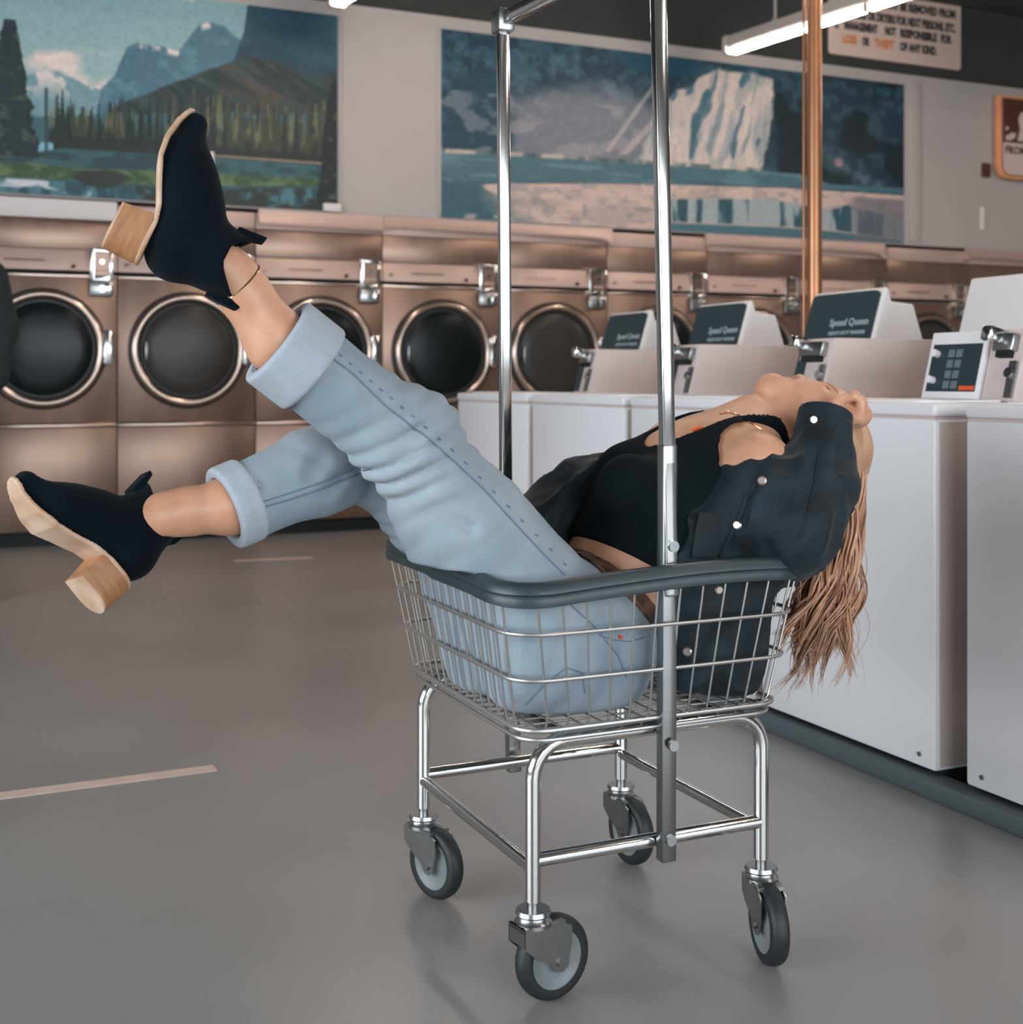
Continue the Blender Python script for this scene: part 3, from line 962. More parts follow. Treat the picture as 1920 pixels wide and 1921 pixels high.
def make_washer(s0, width, label, console=None, hood=None, hood_dark=True):
    r = thing('top_load_washer', label, 'washer', RM(ISL_T, ISL_D + s0), ROOM_A, 'white top loading washers')
    D = 0.92
    MB().box(0.035, D, 0.01, width - 0.01, 0.0, 0.06).build('base', M_KICK, r)
    MB().box(0.0, D, 0.0, width, 0.055, 0.872).build('cabinet', M_WHITE, r, 0.008)
    MB().box(0.004, D - 0.004, 0.003, width - 0.003, 0.868, 0.877).build('lid_gap', M_BEIGE, r)
    MB().box(-0.003, D, -0.002, width + 0.002, 0.877, WASH_TOP).build('top_deck', M_WHITE, r, 0.009, 3)
    MB().prism(rounded(0.26, width - 0.14, 0.03, 4, 0.16, width / 2), WASH_TOP, WASH_TOP + 0.006, 'z').build('lid', M_WHITE, r, 0.002)
    MB().box(0.012, D - 0.01, -0.0022, 0.0, 0.065, 0.865).build('shade_tinted_side', M_BEIGE, r)  # beige plate added over the white side, its weaker light put into the colour
    for y in (0.05, width - 0.05):
        MB().cyl((0.001, y, 0.085), (-0.004, y, 0.085), 0.006, n=8).build('screw', M_CHROME2, r)
    if console:
        y0, y1, panel = console
        y0 -= s0; y1 -= s0
        zb, zt = WASH_TOP, 1.09
        prof = [(0.30, zb), (0.346, zt - 0.006), (0.352, zt), (0.80, zt), (0.80, zb)]
        c = MB().prism(prof, y0, y1, 'y').build('console', M_BEIGE, r, 0.004)
        nv = Vector((-(zt - zb), 0, 0.046)).normalized()
        def on(y, h, d):
            return Vector((0.30 + 0.046 * h, y, zb + (zt - zb) * h)) + nv * d
        def slab(ya, yb, ha, hb, da, db, name, m, bevel=0.0):
            vs = [on(y, h, d) for y in (ya, yb) for h in (ha, hb) for d in (da, db)]
            fs = [(0, 1, 3, 2), (4, 6, 7, 5), (0, 4, 5, 1), (2, 3, 7, 6), (0, 2, 6, 4), (1, 5, 7, 3)]
            return MB().add(vs, fs).build(name, m, c, bevel)
        cy0, cy1 = y0, (y0 + 0.105 if panel else y1)
        slab(cy0 + 0.008, cy0 + 0.03, 0.05, 0.55, 0, 0.01, 'lock_strip', M_CHROME2)
        k = on(cy0 + 0.02, 0.38, 0.008)
        MB().cyl(k, k + nv * 0.012, 0.013, n=14).build('lock', M_CHROME, c)
        slab(cy0 + 0.02, cy1 - 0.02, 0.68, 0.92, 0, 0.022, 'coin_slide', M_CHROME2, 0.003)
        slab(cy0 + 0.03, cy1 - 0.03, 0.60, 0.68, 0, 0.016, 'coin_slot', M_BLACKGAP)
        slab(cy1 - 0.045, cy1 - 0.012, 0.78, 0.98, 0.01, 0.06, 'slide_handle', M_CHROME, 0.006)
        if not panel:
            slab(cy1 - 0.04, cy1 - 0.008, 0.06, 0.62, 0, 0.008, 'dark_plate', M_DARKPANEL)
        else:
            slab(cy1 + 0.006, y1, 0.02, 0.98, 0, 0.012, 'panel_frame', M_WHITE, 0.003)
            slab(cy1 + 0.02, y1 - 0.014, 0.12, 0.80, 0.012, 0.0135, 'control_panel', M_DARKPANEL)
            slab(cy1 + 0.022, cy1 + 0.075, 0.14, 0.20, 0.0135, 0.0145, 'orange_strip', M_ORANGE)
            for h in (0.28, 0.66):
                q = on(y1 - 0.035, h, 0.0135)
                MB().cyl(q, q + nv * 0.016, 0.010, n=14).build('knob', M_WHITE, c)
            for i in range(4):
                for j in range(2):
                    ya = cy1 + 0.085 + j * 0.028
                    slab(ya, ya + 0.022, 0.16 + i * 0.15, 0.27 + i * 0.15, 0.0135, 0.0142, 'button_field', M_PRINTDIM)
    if hood:
        y0, y1 = hood[0] - s0, hood[1] - s0
        zb, zt = WASH_TOP, 1.262
        prof = [(0.565, zb), (0.672, zt), (0.688, zt), (0.70, zt - 0.045), (0.79, zt - 0.052), (0.895, zb)]
        h = MB().prism(prof, y0, y1, 'y').build('hood', M_HOOD, r, 0.01, 3)
        nv = Vector((-(zt - zb), 0, 0.107)).normalized()
        L = math.hypot(zt - zb, 0.107)
        def on(y, f, d):
            return Vector((0.565 + 0.107 * f, y, zb + (zt - zb) * f)) + nv * d
        if hood_dark:
            pts = rounded((y1 - y0) - 0.016, 0.975, 0.035, 4, (y0 + y1) / 2 + 0.004, 0.487)
            vs = [on(p[0], p[1], 0.0) for p in pts] + [on(p[0], p[1], 0.006) for p in pts]
            n = len(pts)
            fs = [tuple(range(n)), tuple(range(2 * n - 1, n - 1, -1))] + [(i, n + i, n + (i + 1) % n, (i + 1) % n) for i in range(n)]
            MB().add(vs, fs).build('graphic_panel', M_DARKPANEL, h)
            # lettering on the sloping face: text x runs towards the camera (-y local)
            def word(txt, size, ya, f, m, bold=0.0):
                me = text_mesh(txt, size, 'LEFT', bold)
                for v in me.vertices:
                    x, yy, z = v.co
                    v.co = on(ya - x, f + z / L, 0.0065 - yy)
                finish('lettering', me, m, h, smooth=False)
            word('Speed Queen', 0.036, y1 - 0.13, 0.66, M_PRINT, 0.0006)
            word('HEAVY DUTY WASHER', 0.018, y1 - 0.135, 0.575, M_PRINT, 0.0004)
            word('Lift lid to stop', 0.015, y1 - 0.135, 0.515, M_PRINTDIM, 0.0)
            word('Set fabric selector', 0.015, y1 - 0.135, 0.46, M_PRINTDIM, 0.0)
    return r


make_washer(-0.776, 0.68, 'white washer cut off by the right edge, nearest in the island')
make_washer(0.0, 0.68, 'white washer with knobbed control panel and an orange mark on its console', (0.055, 0.369, True), (0.225, 0.585), False)
make_washer(0.73, 0.69, 'white washer with the largest dark lettered hood, behind the woman\'s head', (0.80, 0.95, False), (0.954, 1.314))
make_washer(1.465, 0.725, 'white washer with the middle dark hood, just right of the near cart pole', (1.533, 1.69, False), (1.70, 2.05))
make_washer(2.235, 0.725, 'white washer at the far end of the island between the cart poles', (2.296, 2.42, False), (2.43, 2.78))
# dark foot rail along the island
o = MB().box(-0.03, 0.034, -0.85, 2.97, 0.0, 0.045).build('foot_rail', M_RAIL, None, 0.006)
o.location = RM(ISL_T, ISL_D)
o.rotation_euler = (0, 0, ROOM_A)
tag(o, 'dark foot rail along the bottom of the white washers', 'rail')

# copper coloured pipe
pp = RM(ISL_T, ISL_D) + WX * 1.743 + UX * 1.0
r = thing('service_pipe', 'copper coloured vertical pipe rising behind the washers', 'pipe', (pp.x, pp.y, 0))
MB().cyl((0, 0, 0), (0, 0, CEIL_Z), 0.029, n=20).build('pipe', M_PIPE, r)
MB().cyl((0, 0, 0), (0, 0, 0.02), 0.06, n=20).build('floor_flange', M_PIPE, r)
MB().cyl((-0.036, 0.02, 0.9), (-0.036, 0.02, CEIL_Z), 0.006, n=8).build('side_conduit', M_PIPE, r)

# ------------------------------------------------------------------ laundry cart
CART_A = math.radians(24.6)
CU = Vector((math.cos(CART_A), math.sin(CART_A), 0))
CW = Vector((-math.sin(CART_A), math.cos(CART_A), 0))
CART_O = Vector((0.127, 2.275, 0))
cart = thing('laundry_cart', 'chrome wire laundry cart on four casters with tall hanging poles', 'laundry cart', CART_O, CART_A)


def rrect(hx, hy, r, z, seg=6):
    pts = []
    for (sx, sy, a0) in ((1, 1, 0), (-1, 1, 90), (-1, -1, 180), (1, -1, 270)):
        for i in range(seg + 1):
            a = math.radians(a0 + 90 * i / seg)
            pts.append((sx * (hx - r) + r * math.cos(a), sy * (hy - r) + r * math.sin(a), z))
    return pts


ZB, ZR = 0.425, 0.652
BX0, BY0, BX1, BY1 = 0.238, 0.262, 0.275, 0.294
def bask(z):
    f = (z - ZB) / (ZR - ZB)
    return BX0 + (BX1 - BX0) * f, BY0 + (BY1 - BY0) * f, 0.045 + 0.03 * f


FRX, FRY = 0.212, 0.238   # leg positions
# lower frame: each part a chrome tube
R_T = 0.0125
for sy in (-1, 1):
    pts = [(-FRX, sy * FRY, 0.16)]
    pts += [(-FRX, sy * FRY, 0.345)]
    for a in range(0, 91, 15):
        q = math.radians(a)
        pts.append((-FRX + 0.055 - 0.055 * math.cos(q), sy * FRY, 0.348 + 0.055 * math.sin(q)))
    for a in range(90, -1, -15):
        q = math.radians(a)
        pts.append((FRX - 0.055 + 0.055 * math.cos(q), sy * FRY, 0.348 + 0.055 * math.sin(q)))
    pts += [(FRX, sy * FRY, 0.345), (FRX, sy * FRY, 0.16)]
    MB().tube(pts, R_T, 14).build('leg_frame', M_CHROME, cart)
    MB().cyl((-FRX, sy * FRY, 0.222), (FRX, sy * FRY, 0.222), 0.0115, n=14).build('side_bar', M_CHROME, cart)
for sx in (-1, 1):
    MB().cyl((sx * FRX, -FRY, 0.210), (sx * FRX, FRY, 0.210), 0.0105, n=14).build('cross_bar', M_CHROME, cart)
    MB().cyl((sx * 0.15, -FRY, 0.403), (sx * 0.15, FRY, 0.403), 0.009, n=10).build('support_bar', M_CHROME2, cart)

# casters
def make_caster(lx, ly, world_dir):
    d = Vector((world_dir[0], world_dir[1], 0)).normalized()
    la = math.atan2(d.y, d.x) - CART_A
    c = MB()
    c.cyl((0, 0, 0.135), (0, 0, 0.185), 0.0095, n=12)
    c.lathe([(0.001, 0.148), (0.026, 0.148), (0.028, 0.142), (0.024, 0.138), (0.026, 0.133), (0.029, 0.130), (0.029, 0.124), (0.001, 0.122)], 20, 'z')
    root = c.build('caster', M_CHROME2, cart)
    root.location = (lx, ly, 0)
    root.rotation_euler = (0, 0, la)
    off, wr = 0.036, 0.0655
    prof = [(-0.030, 0.128), (0.034, 0.128), (0.058, 0.116), (0.058, 0.094), (off + 0.015, wr - 0.010), (off + 0.004, wr - 0.017), (off - 0.008, wr - 0.015), (off - 0.020, wr + 0.002), (-0.014, 0.084), (-0.030, 0.098)]
    fk = MB()
    for s in (-1, 1):
        y0 = s * 0.0215
        fk.prism([(p[0], p[1]) for p in prof], y0 - 0.0016, y0 + 0.0016, 'y')
    fk.box(-0.030, 0.046, -0.0226, 0.0226, 0.121, 0.1275)
    fk.box(-0.030, -0.0265, -0.0226, 0.0226, 0.100, 0.1275)
    fk.build('fork', M_CHROME2, root)
    tire = [(0.046, -0.0145), (0.055, -0.0155), (0.061, -0.0135), (0.0645, -0.008), (0.0655, 0.0), (0.0645, 0.008), (0.061, 0.0135), (0.055, 0.0155), (0.046, 0.0145)]
    MB().lathe(tire, 36, 'y', (off, 0, wr)).build('tire', M_RUBBER, root, sharp=70)
    hub = [(0.001, -0.0125), (0.014, -0.0135), (0.018, -0.010), (0.036, -0.0085), (0.041, -0.013), (0.047, -0.014), (0.047, 0.014), (0.041, 0.013), (0.036, 0.0085), (0.018, 0.010), (0.014, 0.0135), (0.001, 0.0125)]
    MB().lathe(hub, 32, 'y', (off, 0, wr)).build('hub', M_HUB, root, sharp=50)
    MB().cyl((off, -0.027, wr), (off, 0.027, wr), 0.0075, n=6).build('axle_bolt', M_CHROME2, root)
    return root


make_caster(-FRX, FRY, (0.035, -0.036))
make_caster(-FRX, -FRY, (0.035, 0.024))
make_caster(FRX, -FRY, (0.008, -0.05))
make_caster(FRX, FRY, (0.022, -0.04))

# basket: hoops, wires and bumper
bottom = MB()
bottom.tube(rrect(BX0, BY0, 0.045, ZB), 0.0042, 8, closed=True)
basket = bottom.build('basket', M_CHROMEDULL, cart)
for z in (0.505, 0.577):
    hx, hy, r = bask(z)
    MB().tube(rrect(hx + 0.003, hy + 0.003, r, z), 0.0033, 8, closed=True).build('hoop', M_CHROMEDULL, basket)
MB().tube(rrect(BX0 - 0.006, BY0 - 0.006, 0.045, ZB - 0.016), 0.0036, 8, closed=True).build('hoop', M_CHROMEDULL, basket)
hx, hy, r = bask(ZR)


def sagged(pts):
    return pts


# vinyl bumper: a tall rounded profile swept round the rim, pressed down at the near corner
rim = MB()
path = []
base = rrect(hx, hy, r, ZR, 8)
dense = []
for i in range(len(base)):
    a = Vector(base[i]); b = Vector(base[(i + 1) % len(base)])
    m = max(1, int((b - a).length / 0.03))
    for k in range(m):
        dense.append(a + (b - a) * k / m)
prof = [(-0.012, -0.016), (-0.010, 0.010), (-0.004, 0.017), (0.006, 0.017), (0.013, 0.010), (0.015, 0.0), (0.0115, -0.003), (0.0145, -0.008), (0.013, -0.019), (0.004, -0.022), (-0.008, -0.021)]
vs = []
n = len(dense); k = len(prof)
for i, p in enumerate(dense):
    t = (dense[(i + 1) % n] - dense[i - 1]).normalized()
    nr = Vector((t.y, -t.x, 0))
    lift = 0.006 * math.sin(p.x * 9 + 0.6) * (1 if p.y < 0 else 0.3) - 0.006 * math.exp(-((p.x + hx) ** 2 + (p.y + hy) ** 2) / 0.01)
    for (a, b) in prof:
        vs.append(p + nr * a + Vector((0, 0, b + lift)))
fs = []
for i in range(n):
    j = (i + 1) % n
    for q in range(k):
        q2 = (q + 1) % k
        fs.append((i * k + q, j * k + q, j * k + q2, i * k + q2))
rim.add(vs, fs).build('bumper', M_RIM, basket, sharp=60)

# wires run down one side, under the floor and up the other side
NWX, NWY = 12, 15
for i in range(NWX):
    f = (i + 0.5) / NWX * 2 - 1
    xb, xt = f * (BX0 - 0.02), f * (BX1 - 0.02)
    pts = [(xt, -BY1, ZR), (xb, -BY0 - 0.001, ZB + 0.02), (xb, -BY0 + 0.004, ZB + 0.005), (xb, -BY0 + 0.016, ZB - 0.003), (xb, BY0 - 0.016, ZB - 0.003), (xb, BY0 - 0.004, ZB + 0.005), (xb, BY0 + 0.001, ZB + 0.02), (xt, BY1, ZR)]
    MB().tube(pts, 0.0019, 6).build('wire', M_CHROMEDULL, basket)
for i in range(NWY):
    f = (i + 0.5) / NWY * 2 - 1
    yb, yt = f * (BY0 - 0.02), f * (BY1 - 0.02)
    pts = [(-BX1, yt, ZR), (-BX0 - 0.001, yb, ZB + 0.02), (-BX0 + 0.004, yb, ZB + 0.002), (-BX0 + 0.016, yb, ZB - 0.007), (BX0 - 0.016, yb, ZB - 0.007), (BX0 - 0.004, yb, ZB + 0.002), (BX0 + 0.001, yb, ZB + 0.02), (BX1, yt, ZR)]
    MB().tube(pts, 0.0019, 6).build('wire', M_CHROMEDULL, basket)

# hanging poles: rounded square tube sliding in a lower channel, joined by a crossbar
def sq_tube(mb, p0, p1, w, d, ax):
    """rectangular tube between two points, ax = unit vector of the width"""
    p0 = Vector(p0); p1 = Vector(p1); a = Vector(ax)
    t = (p1 - p0).normalized()
    b = t.cross(a).normalized()
    a = b.cross(t).normalized()
    vs = []
    for p in (p0, p1):
        for (sx, sy) in ((-1, -1), (1, -1), (1, 1), (-1, 1)):
            vs.append(p + a * sx * w / 2 + b * sy * d / 2)
    mb.add(vs, [(0, 1, 2, 3), (7, 6, 5, 4), (0, 4, 5, 1), (1, 5, 6, 2), (2, 6, 7, 3), (3, 7, 4, 0)])


POLE_TOP = 1.665
tops = []
for sy, lean in ((-1, -0.016), (1, -0.024)):
    y = sy * (FRY + 0.024)
    x0 = 0.012 if sy < 0 else -0.015
    def at(z):
        f = (z - 0.2) / (POLE_TOP - 0.2)
        return Vector((x0 + lean * f, y + sy * 0.02 * min(1.0, (z - 0.2) / 0.3) + (-sy * 0.02 * max(0, (z - 0.6))), z))
    lowc = MB()
    sq_tube(lowc, at(0.195), at(0.86 if sy < 0 else 0.70), 0.026, 0.022, (1, 0, 0))
    lc = lowc.build('pole_socket', M_CHROME2, cart, 0.003)
    for z in (0.232, 0.385, 0.70):
        q = at(z) + Vector((0, sy * 0.009, 0))
        MB().cyl(q, q + Vector((0, sy * 0.007, 0)), 0.009, n=10).build('bolt', M_CHROME2, lc)
    upc = MB()
    sq_tube(upc, at(0.62), at(POLE_TOP), 0.0225, 0.0195, (1, 0, 0))
    upc.build('hanging_pole', M_CHROME, cart, 0.004, 3)
    tops.append(at(POLE_TOP))
cb = MB()
sq_tube(cb, tops[0] + Vector((0, -0.02, 0)), tops[1] + Vector((0, 0.02, 0)), 0.022, 0.026, (1, 0, 0))
cb.build('top_rail', M_CHROME, cart, 0.004, 3)
for tp in tops:
    g = MB()
    g.box(tp.x - 0.017, tp.x + 0.017, tp.y - 0.021, tp.y + 0.021, tp.z - 0.026, tp.z + 0.018)
    g.build('corner_bracket', M_CHROME2, cart, 0.004)

# ------------------------------------------------------------------ organic modelling helpers
def PW(px, py, w):
    """point on the upright plane at sideways offset w of the cart that lies on the sight line of px, py"""
    k = (px - 960.0) / FPX
    c = CART_O + CW * w
    u = (k * c.y - c.x) / (CU.x - k * CU.y)
    Y = c.y + CU.y * u
    return P(px, py, Y)


def smin(a, b, k):
    if k <= 0:
        return np.minimum(a, b)
    h = np.clip(0.5 + 0.5 * (b - a) / k, 0, 1)
    return b * (1 - h) + a * h - k * h * (1 - h)


def smax(a, b, k):
    return -smin(-a, -b, k)


def vnoise3(x, y, z, seed=0):
    xi = np.floor(x).astype(np.int64); yi = np.floor(y).astype(np.int64); zi = np.floor(z).astype(np.int64)
    xf = x - xi; yf = y - yi; zf = z - zi
    def h(a, b, c):
        n = (a * 374761393 + b * 668265263 + c * 1440662683 + seed * 974634777) & 0x7fffffff
        n = ((n ^ (n >> 13)) * 1274126177) & 0x7fffffff
        return ((n ^ (n >> 16)) & 0xffff) / 65535.0
    u = xf * xf * (3 - 2 * xf); v = yf * yf * (3 - 2 * yf); w = zf * zf * (3 - 2 * zf)
    r = 0
    for i in (0, 1):
        for j in (0, 1):
            for k in (0, 1):
                r = r + h(xi + i, yi + j, zi + k) * (u if i else 1 - u) * (v if j else 1 - v) * (w if k else 1 - w)
    return r


class Field:
    """signed distance grid; shapes are blended in and the zero surface becomes one mesh"""
    def __init__(self, lo, hi, h):
        self.lo = np.array(lo, float); self.h = h
        self.n = np.ceil((np.array(hi, float) - self.lo) / h).astype(int) + 1
        self.F = np.full(tuple(self.n), 1.0, np.float32)
        self.ax = [(self.lo[i] + h * np.arange(self.n[i])).astype(np.float32) for i in range(3)]

    def copy(self):
        g = Field.__new__(Field)
        g.lo, g.h, g.n, g.ax = self.lo, self.h, self.n, self.ax
        g.F = self.F.copy()
        return g

    def sl(self, lo, hi):
        a = np.clip(np.floor((np.array(lo) - self.lo) / self.h).astype(int), 0, self.n)
        b = np.clip(np.ceil((np.array(hi) - self.lo) / self.h).astype(int) + 1, 0, self.n)
        s = tuple(slice(int(a[i]), int(b[i])) for i in range(3))
        X = self.ax[0][s[0]][:, None, None]; Y = self.ax[1][s[1]][None, :, None]; Z = self.ax[2][s[2]][None, None, :]
        return s, X, Y, Z

    def all(self):
        return self.ax[0][:, None, None], self.ax[1][None, :, None], self.ax[2][None, None, :]

    def _cone(self, X, Y, Z, a, b, ra, rb, sq):
        a = np.array(a, float); b = np.array(b, float)
        ba = b - a
        l2 = float(ba @ ba) + 1e-12
        px, py, pz = X - a[0], Y - a[1], Z - a[2]
        t = np.clip((px * ba[0] + py * ba[1] + pz * ba[2]) / l2, 0, 1)
        qx, qy, qz = px - ba[0] * t, py - ba[1] * t, pz - ba[2] * t
        if sq is not None:
            n, f = np.array(sq[0], float), sq[1]
            s = (qx * n[0] + qy * n[1] + qz * n[2]) * (f - 1)
            qx, qy, qz = qx + s * n[0], qy + s * n[1], qz + s * n[2]
        d = np.sqrt(qx * qx + qy * qy + qz * qz) - (ra + (rb - ra) * t)
        if sq is not None and sq[1] > 1:
            d = d / (1 + (sq[1] - 1) * 0.6)
        return d.astype(np.float32)

    def cone(self, a, b, ra, rb=None, k=0.02, sq=None, op='u'):
        rb = ra if rb is None else rb
        f = 1.0 if sq is None else max(1.0, 1.0 / sq[1])
        m = max(ra, rb) * f + k + 4 * self.h
        lo = np.minimum(a, b) - m; hi = np.maximum(a, b) + m
        s, X, Y, Z = self.sl(lo, hi)
        if self.F[s].size == 0:
            return self
        d = self._cone(X, Y, Z, a, b, ra, rb, sq)
        self.F[s] = smin(self.F[s], d, k) if op == 'u' else smax(self.F[s], -d, k)
        return self

    def chain(self, pts, k=0.02, sq=None):
        for (p, r), (q, s) in zip(pts[:-1], pts[1:]):
            self.cone(p, q, r, s, k, sq)
        return self

    def ell(self, c, axes, radii, k=0.02, op='u'):
        c = np.array(c, float)
        m = max(radii) + k + 4 * self.h
        s, X, Y, Z = self.sl(c - m, c + m)
        if self.F[s].size == 0:
            return self
        px, py, pz = X - c[0], Y - c[1], Z - c[2]
        k0 = 0; k1 = 0
        for n, r in zip(axes, radii):
            q = px * n[0] + py * n[1] + pz * n[2]
            k0 = k0 + (q / r) ** 2
            k1 = k1 + (q / (r * r)) ** 2
        k0 = np.sqrt(k0); k1 = np.sqrt(k1) + 1e-9
        d = (k0 * (k0 - 1.0) / k1).astype(np.float32)
        self.F[s] = smin(self.F[s], d, k) if op == 'u' else smax(self.F[s], -d, k)
        return self

    def plane(self, p, n, k=0.0):
        """keep the side the normal points away from"""
        n = np.array(Vector(n).normalized()); p = np.array(p)
        X, Y, Z = self.all()
        d = ((X - p[0]) * n[0] + (Y - p[1]) * n[1] + (Z - p[2]) * n[2]).astype(np.float32)
        self.F = smax(self.F, d, k)
        return self

    def displace(self, func, near=0.03):
        """push the surface in or out by a function of the world position (cloth folds)"""
        m = np.abs(self.F) < near
        q = np.argwhere(m)
        p = self.lo + q * self.h
        self.F[m] += func(p).astype(np.float32)
        return self

    def mesh(self, name, smooth=1):
        F = self.F
        nx, ny, nz = F.shape
        ins = F < 0
        cnt = np.zeros((nx - 1, ny - 1, nz - 1), np.int8)
        for i in (0, 1):
            for j in (0, 1):
                for k in (0, 1):
                    cnt += ins[i:nx - 1 + i, j:ny - 1 + j, k:nz - 1 + k]
        act = (cnt > 0) & (cnt < 8)
        ci = np.argwhere(act)
        idx = -np.ones(act.shape, np.int64)
        idx[act] = np.arange(len(ci))
        acc = np.zeros((len(ci), 3)); num = np.zeros(len(ci))
        cor = [(i, j, k) for i in (0, 1) for j in (0, 1) for k in (0, 1)]
        vals = {c: F[ci[:, 0] + c[0], ci[:, 1] + c[1], ci[:, 2] + c[2]].astype(float) for c in cor}
        for a in cor:
            for d in range(3):
                if a[d] == 0:
                    b = list(a); b[d] = 1; b = tuple(b)
                    va, vb = vals[a], vals[b]
                    m = (va < 0) != (vb < 0)
                    t = np.where(m, va / np.where(m, va - vb, 1), 0)
                    for e in range(3):
                        acc[:, e] += np.where(m, a[e] + (t if e == d else 0), 0)
                    num += m
        V = self.lo + (ci + acc / num[:, None]) * self.h
        faces = []
        for d in range(3):
            e1, e2 = [(1, 2), (2, 0), (0, 1)][d]
            s0 = [slice(None)] * 3; s1 = [slice(None)] * 3
            s0[d] = slice(0, -1); s1[d] = slice(1, None)
            ch = ins[tuple(s0)] != ins[tuple(s1)]
            q = np.argwhere(ch)
            ok = (q[:, e1] > 0) & (q[:, e2] > 0) & (q[:, e1] < F.shape[e1] - 1) & (q[:, e2] < F.shape[e2] - 1)
            q = q[ok]
            flip = ins[tuple(s0)][tuple(q.T)]
            def cell(o1, o2):
                c = q.copy(); c[:, e1] += o1; c[:, e2] += o2
                return idx[tuple(c.T)]
            f = np.stack([cell(-1, -1), cell(0, -1), cell(0, 0), cell(-1, 0)], 1)
            f[~flip] = f[~flip][:, ::-1]
            faces.append(f)
        Fc = np.vstack(faces)
        # light Laplacian smoothing
        for _ in range(smooth):
            S = np.zeros_like(V); C = np.zeros(len(V))
            for a, b in ((0, 1), (1, 2), (2, 3), (3, 0)):
                np.add.at(S, Fc[:, a], V[Fc[:, b]]); np.add.at(C, Fc[:, a], 1)
                np.add.at(S, Fc[:, b], V[Fc[:, a]]); np.add.at(C, Fc[:, b], 1)
            V = V * 0.5 + 0.5 * S / np.maximum(C, 1)[:, None]
        me = bpy.data.meshes.new(name)
        me.from_pydata(V.tolist(), [], Fc.tolist())
        me.polygons.foreach_set('use_smooth', [True] * len(me.polygons))
        return me

    def build(self, name, material, parent, smooth=1):
        me = self.mesh(name, smooth)
        me.materials.append(material)
        o = bpy.data.objects.new(name, me)
        COL.objects.link(o)
        o.parent = parent
        return o


def bvh_of(o):
    me = o.data
    return BVHTree.FromPolygons([v.co.copy() for v in me.vertices], [tuple(p.vertices) for p in me.polygons])


def hit(bvh, px, py, lift=0.0):
    """surface point of a mesh under a sight line, with its normal"""
    o = Vector((0, 0, CAM_Z))
    d = (P(px, py, 1.0) - o).normalized()
    loc, nor, i, dist = bvh.ray_cast(o, d)
    if loc is None:
        return None, None
    if nor.dot(d) > 0:
        nor = -nor
    return loc + nor * lift, nor


def sew(name, bvh, pts, r, material, parent, lift=0.001, step=8.0, n=6):
    """a thin cord laid on a surface along photo points"""
    out = []
    for (a, b) in zip(pts[:-1], pts[1:]):
        L = math.hypot(b[0] - a[0], b[1] - a[1])
        m = max(1, int(L / step))
        for i in range(m):
            f = i / m
            p, _ = hit(bvh, a[0] + (b[0] - a[0]) * f, a[1] + (b[1] - a[1]) * f, lift)
            if p is not None:
                out.append(p)
    p, _ = hit(bvh, pts[-1][0], pts[-1][1], lift)
    if p is not None:
        out.append(p)
    if len(out) < 2:
        return None
    return MB().tube(out, r, n).build(name, material, parent)


M_SKIN = mat('skin', (204, 152, 122), rough=0.45, noise=0.06, nscale=30, col2=(192, 138, 108), sss=0.06)
M_LIP = mat('lips', (176, 104, 92), rough=0.4)
M_NAIL = mat('nails', (214, 168, 150), rough=0.3)
M_JEANS = mat('light_denim', (153, 163, 170), rough=0.9, spec=0.2, noise=0.2, nscale=7, col2=(126, 140, 150), bump=0.12, bscale=420, sheen=0.05)
M_CUFF = mat('denim_inside', (163, 171, 179), rough=0.9, spec=0.2, noise=0.1, nscale=60, bump=0.08, bscale=420, sheen=0.05)
M_SEAM = mat('denim_seam', (100, 118, 132), rough=0.9)
M_TOP = mat('black_knit', (9, 19, 23), rough=0.9, spec=0.15, noise=0.15, nscale=60, bump=0.1, bscale=400)
M_JACKET = mat('black_denim', (26, 40, 47), rough=0.65, spec=0.3, noise=0.5, nscale=15, col2=(10, 20, 25), bump=0.15, bscale=300, sheen=0.06)
M_SUEDE = mat('navy_suede', (9, 19, 26), rough=0.95, spec=0.1, noise=0.25, nscale=14, bump=0.15, bscale=300, sheen=0.03)
M_SOLE = mat('tan_sole', (206, 176, 152), rough=0.6, noise=0.2, nscale=18, col2=(176, 138, 108))
M_HEEL = mat('stacked_wood_heel', (172, 122, 82), rough=0.55, noise=0.25, nscale=20, stretch=(1, 1, 6), col2=(146, 98, 62))
M_HAIR = mat('blonde_hair', (198, 154, 124), rough=0.5, noise=0.4, nscale=34, col2=(140, 96, 70), stretch=(1, 1, 0.3))
M_GOLD = mat('gold_chain', (214, 170, 120), rough=0.25, metal=1.0)
M_BELT = mat('dark_patterned_belt', (44, 34, 30), rough=0.6, noise=0.5, nscale=50, col2=(110, 76, 56))
M_BUTTON = mat('pewter_button', (190, 178, 170), rough=0.3, metal=0.9)

person = thing('person', 'woman in light jeans, black top and dark jacket lying back in the laundry cart', 'person', (CART_O.x, CART_O.y, 0.43))


def to_person(o):
    """parts are modelled in world space; keep them there under the person"""
    o.matrix_parent_inverse = Matrix.Translation(person.location).inverted()
    return o


# ---- legs and jeans
LCUFF, LKNEE, LTHIGH, LHIP = PW(520, 641, -.10), PW(748, 818, -.105), PW(887, 985, -.105), PW(1052, 1185, -.13)
RCUFF, RSHIN, RKNEE, RTHIGH, RHIP = PW(426, 954, .06), PW(590, 885, .08), PW(728, 853, .10), PW(876, 1030, .085), PW(1040, 1190, .03)
PELV = PW(1080, 1215, -.05)
WAIST = PW(1172, 1085, -.05)
RIBS = PW(1225, 988, -.05)
CHEST = PW(1300, 912, -.05)
NECKB = PW(1375, 855, -.05)
ax_w = (WAIST - PELV).normalized()
NFB = (ax_w.cross(CW)).normalized()      # front-back direction of the body at the waist

